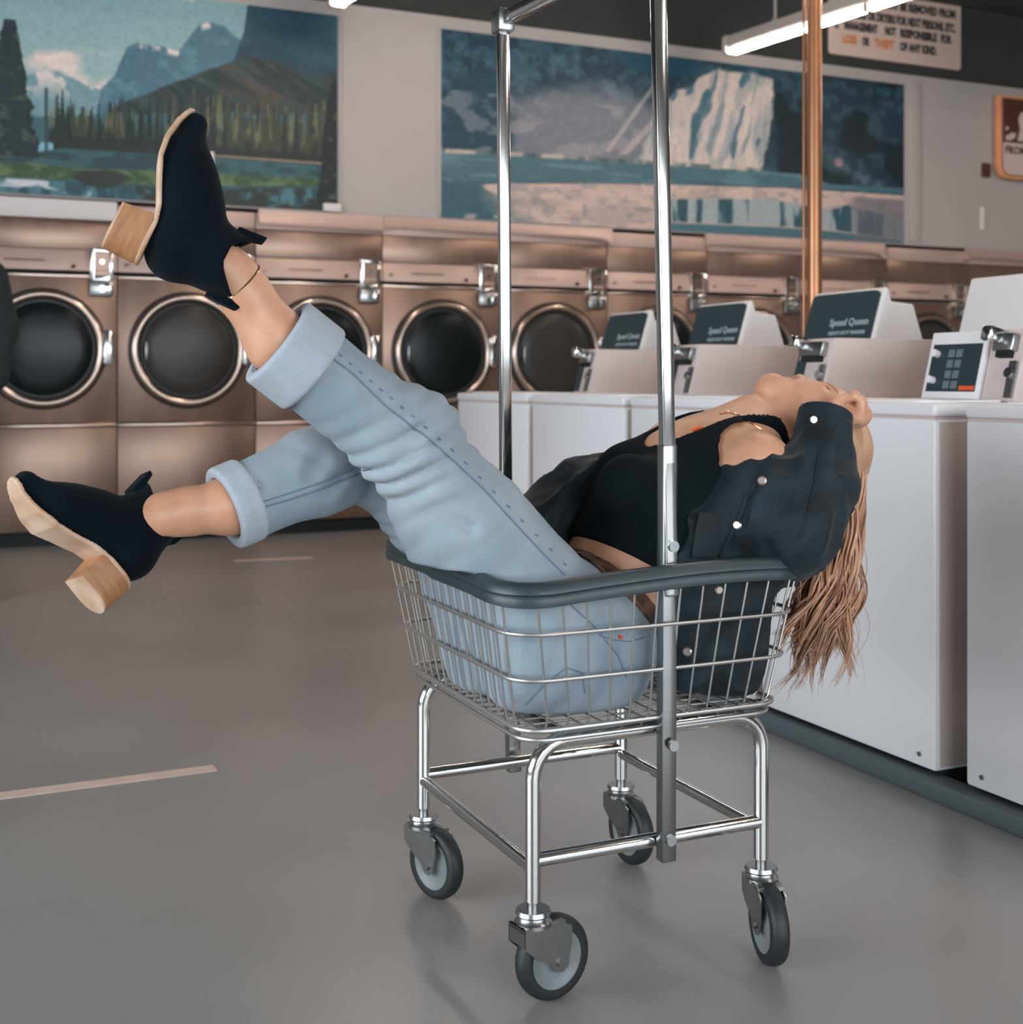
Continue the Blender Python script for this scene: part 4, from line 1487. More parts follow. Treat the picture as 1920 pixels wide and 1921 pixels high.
J = Field((-0.70, 1.70, 0.40), (0.36, 2.62, 1.14), 0.0055)
J.chain([(LHIP, .112), (LTHIGH, .088), (LKNEE, .073), (LCUFF, .066), (PW(480, 611, -.10), .066)], 0.03)
J.chain([(RHIP, .112), (RTHIGH, .098), (RKNEE, .076), (RSHIN, .069), (RCUFF, .061), (PW(390, 962, .06), .061)], 0.03)
J.cone(PW(1000, 1215, -.13), PW(1092, 1212, -.13), .108, .104, 0.05)
J.cone(PW(1000, 1215, .03), PW(1120, 1225, .03), .108, .105, 0.05)
J.cone(PELV, WAIST, .165, .14, 0.05, (NFB, 1.35))
J.cone(PW(796, 790, -.105), PW(806, 800, -.105), .044, .046, 0.03)
# hanging cloth under the thighs and behind the knee
J.cone(PW(806, 960, -.08), PW(900, 1110, -.08), .060, .085, 0.04)
J.cone(PW(850, 1090, .08), PW(930, 1220, .04), .07, .1, 0.04)
J.cone(PW(738, 930, .07), PW(790, 990, .05), .042, .05, 0.03)
# folds: grooves and ridges around the knees and hips
def folds(F, lines, wc, r, cut, rad=0.011, k=0.016):
    for (x0, y0, x1, y1) in lines:
        a = PW(x0, y0, wc - r); b = PW(x1, y1, wc - r)
        F.cone(a, b, rad, rad * 0.6, k, None, 's' if cut else 'u')
folds(J, [(664, 858, 756, 800), (704, 884, 772, 826), (764, 846, 800, 800), (735, 928, 795, 900), (812, 962, 884, 990),
          (752, 978, 806, 988), (774, 762, 808, 748)], -.105, .082, True, 0.012, 0.02)
folds(J, [(478, 905, 540, 846), (588, 886, 616, 838), (620, 920, 668, 884)], .075, .074, True, 0.012, 0.02)
KD = (CU * 0.5 + Vector((0, 0, -0.86)))
def jeans_folds(p):
    out = np.zeros(len(p))
    n = vnoise3(p[:, 0] * 9, p[:, 1] * 9, p[:, 2] * 9, 3)
    for (c, rad, d, lam, amp) in ((PW(760, 845, -.105), .09, KD, .036, .0105), (LTHIGH, .10, (CU * .75 + Vector((0, 0, -.66))), .05, .004),
                                 (RKNEE, .10, (CU * .9 + Vector((0, 0, -.3))), .036, .005), (RSHIN, .07, (CU * .7 + Vector((0, 0, .6))), .055, .004),
                                 (PW(770, 985, .06), .06, Vector((0, 0, 1)), .026, .006),
                                 (LHIP, .12, (CU * .8 + Vector((0, 0, -.5))), .045, .0045)):
        r2 = ((p - np.array(c)) ** 2).sum(1) / rad ** 2
        ph = (p - np.array(c)) @ np.array(d) * 2 * math.pi / lam + (n - .5) * 9
        out += amp * np.exp(-r2) * (1 - 2 * np.abs(np.sin(ph / 2)))
    out += (vnoise3(p[:, 0] * 22, p[:, 1] * 22, p[:, 2] * 14, 8) - .5) * .004
    return out
J.displace(jeans_folds)


def press_into_basket(F, gap=0.006, k=0.012, ztop=None):
    """cloth inside the basket stays within its walls and on its floor"""
    X, Y, Z = F.all()
    u = (X - CART_O.x) * CU.x + (Y - CART_O.y) * CU.y
    w = (X - CART_O.x) * CW.x + (Y - CART_O.y) * CW.y
    f = np.clip((Z - ZB) / (ZR - ZB), 0, 1.1)
    hx = BX0 + (BX1 - BX0) * f - gap; hy = BY0 + (BY1 - BY0) * f - gap
    over = np.maximum(0, Z - (ZR + 0.004 if ztop is None else ztop)) * 8.0
    d = smax(np.maximum(-u - hx, u - hx), np.maximum(-w - hy, w - hy), 0.05) - over
    F.F = smax(F.F, d.astype(np.float32), k)
    F.F = smax(F.F, (ZB + 0.001 - Z + 0 * F.F).astype(np.float32), k)
    return F
press_into_basket(J, 0.010)
ax_b = (CU * .78 + Vector((0, 0, .63))).normalized()
BLT = J.copy()
J.plane(PW(1186, 1142, -.10), ax_b)
lc_dir = (LCUFF - LKNEE).normalized()
rc_dir = (RCUFF - RSHIN).normalized()
# hollow the leg ends
LEND, REND = PW(521, 641, -.10), PW(424, 954, .06)
for e, d in ((LEND, lc_dir), (REND, rc_dir)):
    J.cone(e - d * 0.05, e + d * 0.12, .053, .053, 0.004, None, 's')
# cut beyond the ends, only near each cuff
def cut_end(F, e, d, rad=0.16):
    m = rad
    s, X, Y, Z = F.sl(np.array(e) - m, np.array(e) + m)
    dd = (X - e.x) * d.x + (Y - e.y) * d.y + (Z - e.z) * d.z
    F.F[s] = np.maximum(F.F[s], dd.astype(np.float32))
cut_end(J, LEND, lc_dir)
cut_end(J, REND, rc_dir)
jeans = to_person(J.build('jeans', M_JEANS, person, 1))
print('jeans', len(jeans.data.polygons))


def sub(o, parent):
    """world-space child of a world-space part"""
    o.parent = parent
    o.matrix_parent_inverse = Matrix.Identity(4)
    return o


def cuff_band(e, d, r, length, name='rolled_cuff'):
    C = Field(np.array(e) - 0.12, np.array(e) + 0.12, 0.003)
    C.cone(e - d * (length + .04), e + d * 0.04, r + .011, r + .010, 0.0)
    C.plane(e + d * 0.003, d, 0.006)
    C.plane(e - d * length, -d, 0.006)
    C.cone(e - d * (length + .06), e + d * 0.06, r - .010, r - .007, 0.004, None, 's')
    return sub(C.build(name, M_CUFF, jeans, 2), jeans)
cuff_band(LEND, lc_dir, .066, .072)
cuff_band(REND, rc_dir, .060, .042)

# ---- body: one continuous skin surface
H1 = Vector((0.98, 0, -0.2)); H1 = (CU * 0.98 + Vector((0, 0, -0.2))).normalized()      # chin to crown
HL = CW.copy()                                                                          # sideways, away from the viewer
H2 = HL.cross(H1).normalized()
if H2.z < 0:
    H2 = -H2                                                                            # the way the face looks
CHIN = PW(1440, 702, -.05)
def HD(h, f, l=0.0):
    return CHIN + H1 * h + H2 * f + HL * l
B = Field((-0.66, 1.66, 0.44), (0.86, 2.70, 1.16), 0.0042)
B.chain([(LHIP, .09), (LKNEE, .055), (PW(610, 712, -.10), .054), (PW(521, 641, -.10), .046), (PW(455, 545, -.097), .037), (PW(426, 508, -.096), .034), (PW(395, 480, -.095), .032), (PW(340, 400, -.095), .024)], 0.02)
B.chain([(RHIP, .09), (RKNEE, .055), (PW(560, 905, .07), .052), (PW(430, 949, .06), .044), (PW(350, 960, .057), .0355), (PW(300, 968, .055), .033), (PW(245, 990, .055), .028)], 0.02)
B.cone(PELV, WAIST, .14, .122, 0.05, (NFB, 1.35))
ax_r = (CHEST - WAIST).normalized()
NF2 = ax_r.cross(CW).normalized()
if NF2.z < 0:
    NF2 = -NF2
B.cone(WAIST, RIBS, .122, .138, 0.05, (NF2, 1.38))
B.cone(RIBS, CHEST, .138, .150, 0.05, (NF2, 1.45))
B.cone(CHEST, NECKB, .145, .10, 0.05, (NF2, 1.5))
# breasts, collar bones, shoulders
B.cone(PW(1200, 925, -.125), PW(1182, 915, -.125), .058, .05, 0.04)
B.cone(PW(1190, 900, .03), PW(1175, 892, .03), .058, .05, 0.04)
LSH = PW(1422, 880, -.195); RSH = PW(1268, 842, .115)
B.cone(PW(1350, 880, -.08), LSH, .075, .058, 0.04)
B.cone(PW(1330, 872, .0), RSH, .075, .056, 0.04)
B.cone(PW(1300, 822, -.045), PW(1412, 838, -.16), .012, .012, 0.02)
B.cone(PW(1288, 818, -.04), PW(1262, 822, .09), .012, .012, 0.02)
# near arm, bent with the elbow on the rim
LELB = PW(1487, 1000, -.268); LWR = PW(1560, 792, -.212)
B.chain([(LSH, .056), (LELB, .043), (PW(1528, 900, -.24), .042), (LWR, .026)], 0.025)
# far arm along the body
RELB = PW(1085, 940, .155); RWR = PW(985, 1030, .12)
B.chain([(RSH, .054), (RELB, .042), (RWR, .027)], 0.025)
B.cone(RWR, PW(950, 1070, .10), .03, .022, 0.015, (CW, 1.4))
for i in range(4):
    B.cone(PW(950, 1070, .075 + .018 * i), PW(920 - 5 * i, 1110, .075 + .018 * i), .009, .007, 0.006)
B.cone(PW(968, 1040, .07), PW(935, 1075, .06), .011, .008, 0.008)
# neck and head
B.cone(PW(1362, 856, -.05), PW(1442, 792, -.05), .062, .053, 0.04)
B.cone(PW(1405, 772, -.05), PW(1350, 808, -.05), .022, .02, 0.03)
B.ell(HD(.140, -.088), (H1, H2, HL), (.090, .098, .075), 0.02)
B.ell(HD(.085, -.055), (H1, H2, HL), (.075, .058, .060), 0.03)
B.cone(HD(.016, -.022), HD(.016, -.022), .024, .024, 0.02)
for s in (-1, 1):
    B.cone(HD(.014, -.024, s * .010), HD(.070, -.092, s * .054), .020, .018, 0.02)
    B.cone(HD(.080, -.030, s * .034), HD(.080, -.030, s * .034), .030, .030, 0.02)
    B.cone(HD(.118, -.012, s * .018), HD(.120, -.022, s * .048), .010, .010, 0.012)
    B.cone(HD(.106, -.008, s * .031), HD(.106, -.008, s * .031), .010, .010, 0.01, None, 's')
    B.cone(HD(.105, -.016, s * .031), HD(.105, -.016, s * .031), .011, .011, 0.004)
    B.cone(HD(.070, .0, s * .012), HD(.070, .0, s * .012), .008, .008, 0.008)
    ec = HD(.088, -.104, s * .070)
    B.ell(ec, (H1, H2, HL), (.030, .018, .008), 0.006)
    B.ell(ec + HL * s * .006, (H1, H2, HL), (.020, .010, .005), 0.004, 's')
B.cone(HD(.074, .006), HD(.112, -.006), .010, .008, 0.012)
B.cone(HD(.052, -.004, -.016), HD(.052, -.004, .016), .007, .007, 0.006)
B.cone(HD(.040, -.005, -.013), HD(.040, -.005, .013), .008, .008, 0.006)
B.cone(HD(.0465, .004, -.020), HD(.0465, .004, .020), .0035, .0035, 0.004, None, 's')
# near hand: loose fist resting on the forehead, four unequal curled fingers and a thumb
WR2 = PW(1568, 782, -.212)
B.cone(LWR, WR2, .026, .022, 0.012, (CW, 0.85))
B.cone(WR2, PW(1606, 778, -.200), .024, .025, 0.012, (CW, 0.75))
for i, wv in enumerate((-.236, -.215, -.195, -.177)):
    ln = (0.94, 1.0, 0.96, 0.82)[i]
    m = PW(1611, 786, wv)
    p1 = PW(1611 + 7 * ln, 786 - 34 * ln, wv + .002)
    p2 = PW(1611 - 9 * ln, 786 - 47 * ln, wv + .004)
    p3 = PW(1611 - 22 * ln, 786 - 38 * ln, wv + .006)
    B.cone(PW(1585, 780, wv), m, .0105, .0108, 0.006)
    B.cone(m, p1, .0105, .0092, 0.004)
    B.cone(p1, p2, .0090, .0080, 0.003)
    B.cone(p2, p3, .0080, .0068, 0.003)
B.cone(PW(1570, 784, -.238), PW(1568, 757, -.236), .0135, .0105, 0.008)
B.cone(PW(1568, 757, -.236), PW(1588, 745, -.234), .0100, .0078, 0.004)
press_into_basket(B, 0.022)
BF = B.copy()
body = to_person(B.build('body', M_SKIN, person, 1))
print('body', len(body.data.polygons))
bvB = bvh_of(body)
# lips and brows on the upturned face
LP = Field(np.array(HD(.046, 0)) - 0.04, np.array(HD(.046, 0)) + 0.04, 0.0018)
LP.cone(HD(.0525, -.0035, -.013), HD(.0525, -.0035, .013), .0076, .0076, 0.003)
LP.cone(HD(.0400, -.0045, -.010), HD(.0400, -.0045, .010), .0086, .0086, 0.003)
LP.cone(HD(.0465, .0045, -.020), HD(.0465, .0045, .020), .0032, .0032, 0.003, None, 's')
lips = LP.build('lips', M_LIP, body, 1)
lips.matrix_parent_inverse = Matrix.Identity(4)
for s_ in (-1, 1):
    a_ = []
    for f_ in (0, .25, .5, .75, 1):
        q_ = HD(.123 + .004 * math.sin(f_ * 3.1), -.005 - .022 * f_ * f_, s_ * (.016 + .036 * f_))
        loc_, nr_, i_, d_ = bvB.find_nearest(q_)
        a_.append(loc_ + nr_ * .0006)
    eb = MB().tube(a_, [.0022, .0028, .0026, .002, .001], 6).build('eyebrow', M_HAIR, body)
    eb.matrix_parent_inverse = Matrix.Identity(4)

# ---- crop top: follows the torso between hem, armholes and neckline
T = BF.copy()
T.F = T.F - 0.008
s, X, Y, Z = T.sl(np.array(PW(1060, 1100, .2)) * 0 + T.lo, T.lo + T.n * T.h)
hem_n = -(RIBS - WAIST).normalized()
T.plane(PW(1090, 1003, -.05), hem_n)
def coords(p):
    X, Y, Z = T.all()
    return X - p.x, Y - p.y, Z - p.z
def comp(c, v):
    return (c[0] * v.x + c[1] * v.y + c[2] * v.z).astype(np.float32)
ch = coords(PW(1315, 828, -.05))
E1 = (PW(1420, 806, -.05) - PW(1215, 852, -.05)).normalized()
E3 = CW.cross(E1).normalized()
if E3.z < 0:
    E3 = -E3
a = comp(ch, E1); l = comp(ch, CW); n3 = comp(ch, E3)
neck = np.sqrt((a / .108) ** 2 + (l / .078) ** 2) - 1.0
neck = np.where(n3 > -0.11, neck * 0.07, 0.05)
T.F = smax(T.F, -neck.astype(np.float32), 0.006)
# over the shoulders only two thin straps remain
strap = np.abs(np.abs(l) - .083) - .0062
T.F = np.maximum(T.F, np.where(a > 0.035, np.maximum(strap, 0.035 - a), -0.02).astype(np.float32))
# armholes: near and far
c = coords(PW(1428, 886, -.2)); a = comp(c, CU); b = c[2] + 0 * a; l = comp(c, CW)
arm = np.where(l < 0.10, np.sqrt(a * a + b * b) - 0.084, 0.05)
T.F = smax(T.F, -arm.astype(np.float32), 0.006)
c = coords(PW(1262, 838, .12)); a = comp(c, CU); b = c[2] + 0 * a; l = comp(c, CW)
arm = np.where(l > -0.085, np.sqrt(a * a + b * b) - 0.058, 0.05)
T.F = smax(T.F, -arm.astype(np.float32), 0.006)
# nothing on the neck, on the head or below the chest
TN = Field.__new__(Field); TN.lo, TN.h, TN.n, TN.ax = T.lo, T.h, T.n, T.ax
X, Y, Z = T.all()
dn = T._cone(X, Y, Z, np.array(PW(1398, 832, -.05)), np.array(PW(1520, 760, -.05)), .075, .11, None)
T.F = np.maximum(T.F, -dn)
uu = (X - CART_O.x) * CU.x + (Y - CART_O.y) * CU.y
T.F = np.maximum(T.F, (-0.10 - uu + 0 * T.F).astype(np.float32))
# nothing beyond the shoulders, no sleeves
T.plane(PW(1440, 830, -.05), E1)
c = coords(CART_O); l = comp(c, CW)
T.F = np.maximum(T.F, np.maximum(l - 0.09, -l - 0.225).astype(np.float32))
top = to_person(T.build('crop_top', M_TOP, person, 3))

# ---- belt and jeans details
W0 = PW(1178, 1147, -.10)
BLT.F = BLT.F - 0.006
BLT.plane(W0 + ax_b * 0.012, ax_b, 0.003)
BLT.plane(W0 - ax_b * 0.018, -ax_b, 0.003)
press_into_basket(BLT, 0.004)
belt = to_person(BLT.build('belt', M_BELT, person, 1))
bvJ = bvh_of(jeans)
sew('side_seam', bvJ, [(592, 648), (660, 700), (724, 762), (760, 790), (800, 820), (848, 862), (905, 915), (960, 975), (1020, 1040), (1060, 1080)], 0.0012, M_SEAM, jeans)
for k in range(20):
    f = k / 19
    px = np.interp(f, [0, .3, .42, .6, 1.0], [612, 720, 766, 850, 1052]); py = np.interp(f, [0, .3, .42, .6, 1.0], [650, 742, 780, 852, 1058])
    a, _ = hit(bvJ, px + 5, py - 2, 0.0003); b, _ = hit(bvJ, px + 11, py + 3, 0.0003)
    if a and b and (a - b).length < 0.03:
        MB().tube([a, b], 0.0016, 5).build('stitch_pucker', M_SEAM, jeans)
sew('inner_seam', bvJ, [(478, 956), (540, 938), (600, 918), (660, 893), (690, 878)], 0.0015, M_SEAM, jeans)
sew('inner_seam', bvJ, [(482, 945), (540, 926), (600, 906), (660, 880)], 0.0011, M_SEAM, jeans)
sew('pocket_seam', bvJ, [(1125, 1192), (1150, 1200), (1180, 1204), (1208, 1196)], 0.0009, M_SEAM, jeans)
sew('pocket_seam', bvJ, [(985, 1322), (1020, 1285), (1062, 1252), (1092, 1262), (1098, 1300)], 0.0009, M_SEAM, jeans)
sew('yoke_seam', bvJ, [(1065, 1130), (1110, 1170), (1160, 1230), (1175, 1270)], 0.0009, M_SEAM, jeans)
o = sew('pocket_tab', bvJ, [(1160, 1194), (1166, 1196)], 0.003, M_ORANGE, jeans)

# ---- jacket
K = Field((0.00, 1.84, 0.42), (0.76, 2.62, 1.02), 0.0055)
K.chain([(PW(1440, 925, -.215), .070), (PW(1482, 985, -.255), .074), (PW(1526, 905, -.238), .064), (PW(1547, 805, -.214), .045)], 0.03)
K.cone(PW(1400, 950, -.20), PW(1470, 1000, -.235), .075, .07, 0.03)
# near front panel hanging into the basket
K.cone(PW(1372, 1020, -.205), PW(1350, 1195, -.195), .088, .098, 0.02, (CW, 3.2))
K.cone(PW(1422, 950, -.21), PW(1400, 1150, -.20), .05, .075, 0.02, (CW, 2.6))
# back of the jacket under her
K.cone(PW(1430, 990, -.04), PW(1350, 1170, -.04), .17, .17, 0.04, (NF2, 3.6))
K.cone(PW(1400, 930, .06), PW(1300, 1000, .12), .07, .07, 0.04)
# far shoulder, sleeve and front panel
K.chain([(PW(1142, 916, .13), .060), (PW(1085, 938, .155), .066), (PW(990, 1008, .13), .060)], 0.03)
K.cone(PW(1118, 930, .09), PW(1050, 1040, .08), .062, .07, 0.03, (CW, 2.0))
# creases on the sleeve
SD = (PW(1547, 805, -.214) - PW(1482, 985, -.255)).normalized()
SX = SD.cross(CW).normalized()
def jacket_folds(p):
    q = p - np.array(PW(1482, 985, -.255))
    a = q @ np.array(SD); b = q @ np.array(SX); c = q @ np.array(CW)
    n = vnoise3(a * 9, b * 26, c * 26, 5)
    n2 = vnoise3(a * 24 + b * 10, b * 24 - a * 10, c * 20, 9)
    rid = 1 - np.abs(2 * n - 1)
    n3 = vnoise3(a * 30, b * 55 + a * 20, c * 50, 15)
    return (0.5 - rid) * .017 + (n2 - .5) * .009 + (n3 - .5) * .003
K.displace(jacket_folds)
press_into_basket(K, 0.010, 0.012, 0.60)
# sleeve mouth
cd = (PW(1551, 780, -.212) - PW(1530, 890, -.236)).normalized()
CE = PW(1550, 776, -.212)
cut_end(K, CE, cd, 0.09)
K.cone(CE - cd * .03, CE + cd * .05, .036, .036, 0.003, None, 's')
# keep clear of the body: the jacket is open over the chest
bodyclear = BF
jacket = to_person(K.build('jacket', M_JACKET, person, 1))
C = Field(np.array(CE) - 0.10, np.array(CE) + 0.10, 0.003)
C.cone(CE - cd * .10, CE + cd * .03, .0505, .0465, 0.0)
C.plane(CE + cd * .004, cd, 0.005)
C.plane(CE - cd * .050, -cd, 0.005)
C.cone(CE - cd * .09, CE + cd * .05, .037, .037, 0.003, None, 's')
sub(C.build('cuff', M_JACKET, jacket, 1), jacket)
bvK = bvh_of(jacket)
def button(px, py, r=0.008, dz=0.002):
    p, nrm = hit(bvK, px, py, dz)
    if p is None:
        return
    MB().tube([p - nrm * .004, p + nrm * .001, p + nrm * .003], [r, r, r * .7], 14).build('button', M_BUTTON, jacket)
for (px, py) in ((1348, 1106), (1290, 1222), (1384, 985), (1430, 902)):
    button(px, py)
p = PW(1526, 787, -.262)
MB().cyl(p, p + Vector((0.0, -0.006, 0)), 0.006, n=12).build('button', M_BUTTON, jacket)
# pocket flap standing off the front panel
def flap(pts, w, th, name, m, parent):
    mb = MB()
    fr = [PW(x, y, w) for x, y in pts]; bk = [PW(x, y, w + th) for x, y in pts]
    n = len(pts)
    mb.add(fr + bk, [tuple(range(n)), tuple(range(2 * n - 1, n - 1, -1))] + [(i, n + i, n + (i + 1) % n, (i + 1) % n) for i in range(n)])
    return mb.build(name, m, parent, 0.002)
flap([(1312, 961), (1372, 966), (1366, 1002), (1342, 1046), (1298, 1046), (1304, 1000)], -.236, .008, 'lapel', M_JACKET, jacket)
sew('front_edge', bvK, [(1402, 930), (1392, 965), (1372, 1005), (1350, 1045)], 0.004, M_JACKET, jacket)
sew('sleeve_seam', bvK, [(1540, 835), (1530, 900), (1516, 960), (1500, 1010)], 0.0018, M_JACKET, jacket)
sew('sleeve_seam', bvK, [(1128, 868), (1098, 900), (1062, 960), (1030, 1020)], 0.0022, M_JACKET, jacket)

# ---- boots
def boot_meshes():
    F = Field((-0.10, -0.075, 0.0), (0.20, 0.075, 0.235), 0.003)
    F.cone((-.030, 0, .086), (.045, 0, .074), .036, .037, 0.02)
    F.cone((.045, 0, .062), (.090, 0, .042), .039, .036, 0.02)
    F.cone((.090, 0, .042), (.146, 0, .034), .034, .020, 0.02, ((0, 0, 1), 1.15))
    F.cone((.002, 0, .118), (.075, 0, .066), .036, .032, 0.03)
    F.cone((-.018, 0, .095), (-.010, 0, .150), .039, .042, 0.03)
    F.cone((-.010, 0, .150), (-.004, 0, .205), .043, .047, 0.02)
    X, Y, Z = F.all()
    sole = np.interp(F.ax[0], [-.1, -.004, .02, .05, .08, .11, .14, .175, .2], [.050, .048, .042, .028, .015, .011, .014, .026, .03]).astype(np.float32)[:, None, None]
    up = F.copy()
    up.F = np.maximum(F.F, (sole - Z))
    # scooped top line: high at front and back, low at the sides
    topz = 0.150 + 17.0 * (X + 0.004) ** 2 + 0 * Y
    up.F = np.maximum(up.F, (Z - np.minimum(topz, 0.192)).astype(np.float32))
    up.cone((-.012, 0, .115), (-.006, 0, .21), .036, .041, 0.004, None, 's')
    S = Field((-0.10, -0.075, -0.02), (0.20, 0.075, 0.09), 0.0025)
    X, Y, Z = S.all()
    sole = np.interp(S.ax[0], [-.1, -.004, .02, .05, .08, .11, .14, .175, .2], [.050, .048, .042, .028, .015, .011, .014, .026, .03]).astype(np.float32)[:, None, None]
    def c2(x0, r0, x1, r1):
        t = np.clip((X - x0) / (x1 - x0), 0, 1)
        return np.sqrt((X - x0 - (x1 - x0) * t) ** 2 + Y ** 2) - (r0 + (r1 - r0) * t)
    out = smin(smin(c2(-.034, .034, .03, .030), c2(.03, .030, .085, .038), 0.02), c2(.085, .038, .146, .022), 0.02)
    S.F = np.maximum(out + 0 * Z, np.abs(Z - (sole - .0015)) - .0036).astype(np.float32)
    return up.mesh('boot', 1), S.mesh('sole', 1)


boot_me, sole_me = boot_meshes()
boot_me.materials.append(M_SUEDE)
sole_me.materials.append(M_SOLE)


def heel_mesh():
    outl = []
    for i in range(13):
        a = math.radians(90 + 180 * i / 12)
        outl.append((-.034 + .034 * math.cos(a), .033 * math.sin(a)))
    outl += [(.004, -.031), (.004, .031)]
    n = len(outl)
    vs = []
    for z, sc, dx in ((.048, 1.0, 0.0), (.024, .95, -.001), (.004, .92, -.002), (.0, .90, -.002)):
        for (x, y) in outl:
            vs.append(((x + .03) * sc - .03 + dx, y * sc, z))
    fs = [tuple(range(n)), tuple(range(4 * n - 1, 3 * n - 1, -1))]
    for r in range(3):
        for k in range(n):
            fs.append((r * n + k, (r + 1) * n + k, (r + 1) * n + (k + 1) % n, r * n + (k + 1) % n))
    return MB().add(vs, fs).mesh('heel')


def place_boot(heel_pt, f, up, label):
    """heel_pt: back of the heel seat; f: towards the toe; up: sole towards the shin"""
    f = Vector(f).normalized()
    up = Vector(up); up = (up - f * up.dot(f)).normalized()
    side = up.cross(f).normalized()
    R = Matrix((f, side, up)).transposed().to_4x4()
    org = Vector(heel_pt) - (R.to_3x3() @ Vector((-.066, 0, .052)) * 1.05)
    b = bpy.data.objects.new('boot', boot_me)
    COL.objects.link(b)
    b.parent = person
    b.matrix_parent_inverse = Matrix.Translation(person.location).inverted()
    b.matrix_basis = Matrix.Translation(org) @ R @ Matrix.Scale(1.05, 4)
    b['label'] = label
    s = bpy.data.objects.new('sole', sole_me); COL.objects.link(s); s.parent = b
    hm = heel_mesh()
    finish('heel', hm, M_HEEL, b)
    hl = MB().prism([(p[0] * .9 - .005, p[1] * .9) for p in [(-.034 + .034 * math.cos(math.radians(90 + 180 * i / 12)), .033 * math.sin(math.radians(90 + 180 * i / 12))) for i in range(13)] + [(.004, -.031), (.004, .031)]], -.003, .001, 'z')
    hl.build('heel_tip', M_SOLE, b)
    # pull tabs at the front and the back of the top line
    MB().prism([(-.058, .150), (-.050, .196), (-.056, .203), (-.066, .196), (-.064, .150)], -.011, .011, 'y').build('pull_tab', M_SUEDE, b, 0.002)
    MB().prism([(.030, .150), (.040, .190), (.048, .192), (.044, .150)], -.016, .016, 'y').build('pull_tab', M_SUEDE, b, 0.002)
    # elastic gore on both sides
    for sgn in (-1, 1):
        g = MB()
        pts = [(-.022, .152), (.012, .152), (.004, .10), (-.006, .088), (-.014, .10)]
        g.prism(pts, sgn * .0395, sgn * .0445, 'y')
        g.build('elastic_gore', M_TOP, b, 0.001)
    return b


bl = CU * 0.44 + Vector((0, 0, 0.90))
ul = CU * 0.90 + Vector((0, 0, -0.44)) + CW * -0.14
place_boot(PW(260, 497, -.098), bl, ul, 'raised boot with the toe pointing up')
fr = CU * -0.60 + Vector((0, 0, 0.80)) + CW * 0.0
ur = CU * 0.74 + Vector((0, 0, 0.56)) + CW * 0.40
place_boot(PW(240, 1104, .04), fr, ur, 'lower boot showing its tan sole')

# ---- anklet and necklace
ad = (PW(455, 545, -.097) - PW(424, 508, -.096)).normalized()
ac = PW(447, 534, -.096)
e1_ = ad.cross(Vector((0, 0, 1))).normalized(); e2_ = ad.cross(e1_)
ring = [ac + (e1_ * math.cos(t) + e2_ * math.sin(t)) * .0415 + ad * .006 * math.sin(t + 1) for t in np.linspace(0, 2 * math.pi, 40, endpoint=False)]
to_person(MB().tube(ring, .0016, 6, closed=True).build('anklet', M_GOLD, person))
necklace = sew('necklace', bvB, [(1308, 806), (1340, 800), (1372, 796), (1402, 790), (1428, 806)], 0.0011, M_GOLD, person, 0.001)
if necklace:
    to_person(necklace)
nk2 = sew('necklace', bvB, [(1350, 778), (1368, 775), (1384, 779), (1402, 788), (1424, 803)], 0.0011, M_GOLD, person, 0.001)
if nk2:
    to_person(nk2)
    for q in ((1367, 774), (1381, 778), (1400, 788)):
        p, nrm = hit(bvB, q[0], q[1], 0.001)
        if p:
            sub(MB().tube([p - nrm * .002, p + nrm * .002], [.0035, .0025], 8).build('pendant', M_GOLD, nk2), nk2)
tg = sew('strap_tag', bvB, [(1300, 811), (1318, 805)], 0.003, M_ORANGE, person, 0.004)
if tg:
    to_person(tg)

# ---- hair: a cap on the skull and long wavy locks falling behind the cart
Hh = Field((0.40, 2.10, 0.40), (0.90, 2.72, 1.00), 0.005)
Hh.ell(HD(.150, -.104), (H1, H2, HL), (.094, .092, .082), 0.02)
Hh.chain([(PW(1580, 850, -.05), .052), (PW(1582, 950, -.05), .036), (PW(1556, 1060, -.05), .036), (PW(1524, 1150, -.05), .030), (PW(1508, 1200, -.05), .016)], 0.03)
Hh.ell(HD(.070, -.010), (H1, H2, HL), (.085, .085, .10), 0.01, 's')
hair = to_person(Hh.build('hair', M_HAIR, person, 2))
rng = random.Random(11)
def guide(kind):
    a = rng.random()
    x0 = 1546 + 72 * a; y0 = 822 + rng.uniform(-18, 30) + 16 * abs(a - .5)
    if kind == 0:
        x3 = 1450 + 152 * (a * .7 + rng.random() * .3); y3 = rng.uniform(1150, 1260)
        amp = rng.uniform(6, 16)
    else:
        x3 = 1440 + 165 * rng.random(); y3 = rng.uniform(1215, 1300)
        amp = rng.uniform(12, 26)
    x1 = x0 + rng.uniform(0, 14); y1 = 950 + rng.uniform(-20, 20)
    x2 = x1 * .5 + x3 * .5 + rng.uniform(0, 34); y2 = 1090 + rng.uniform(-40, 30)
    return dict(p=((x0, y0), (x1, y1), (x2, y2), (x3, y3)), w=-.05 + rng.uniform(-.085, .07), amp=amp, f=rng.uniform(1.7, 3.0), ph=rng.uniform(0, 6.28))
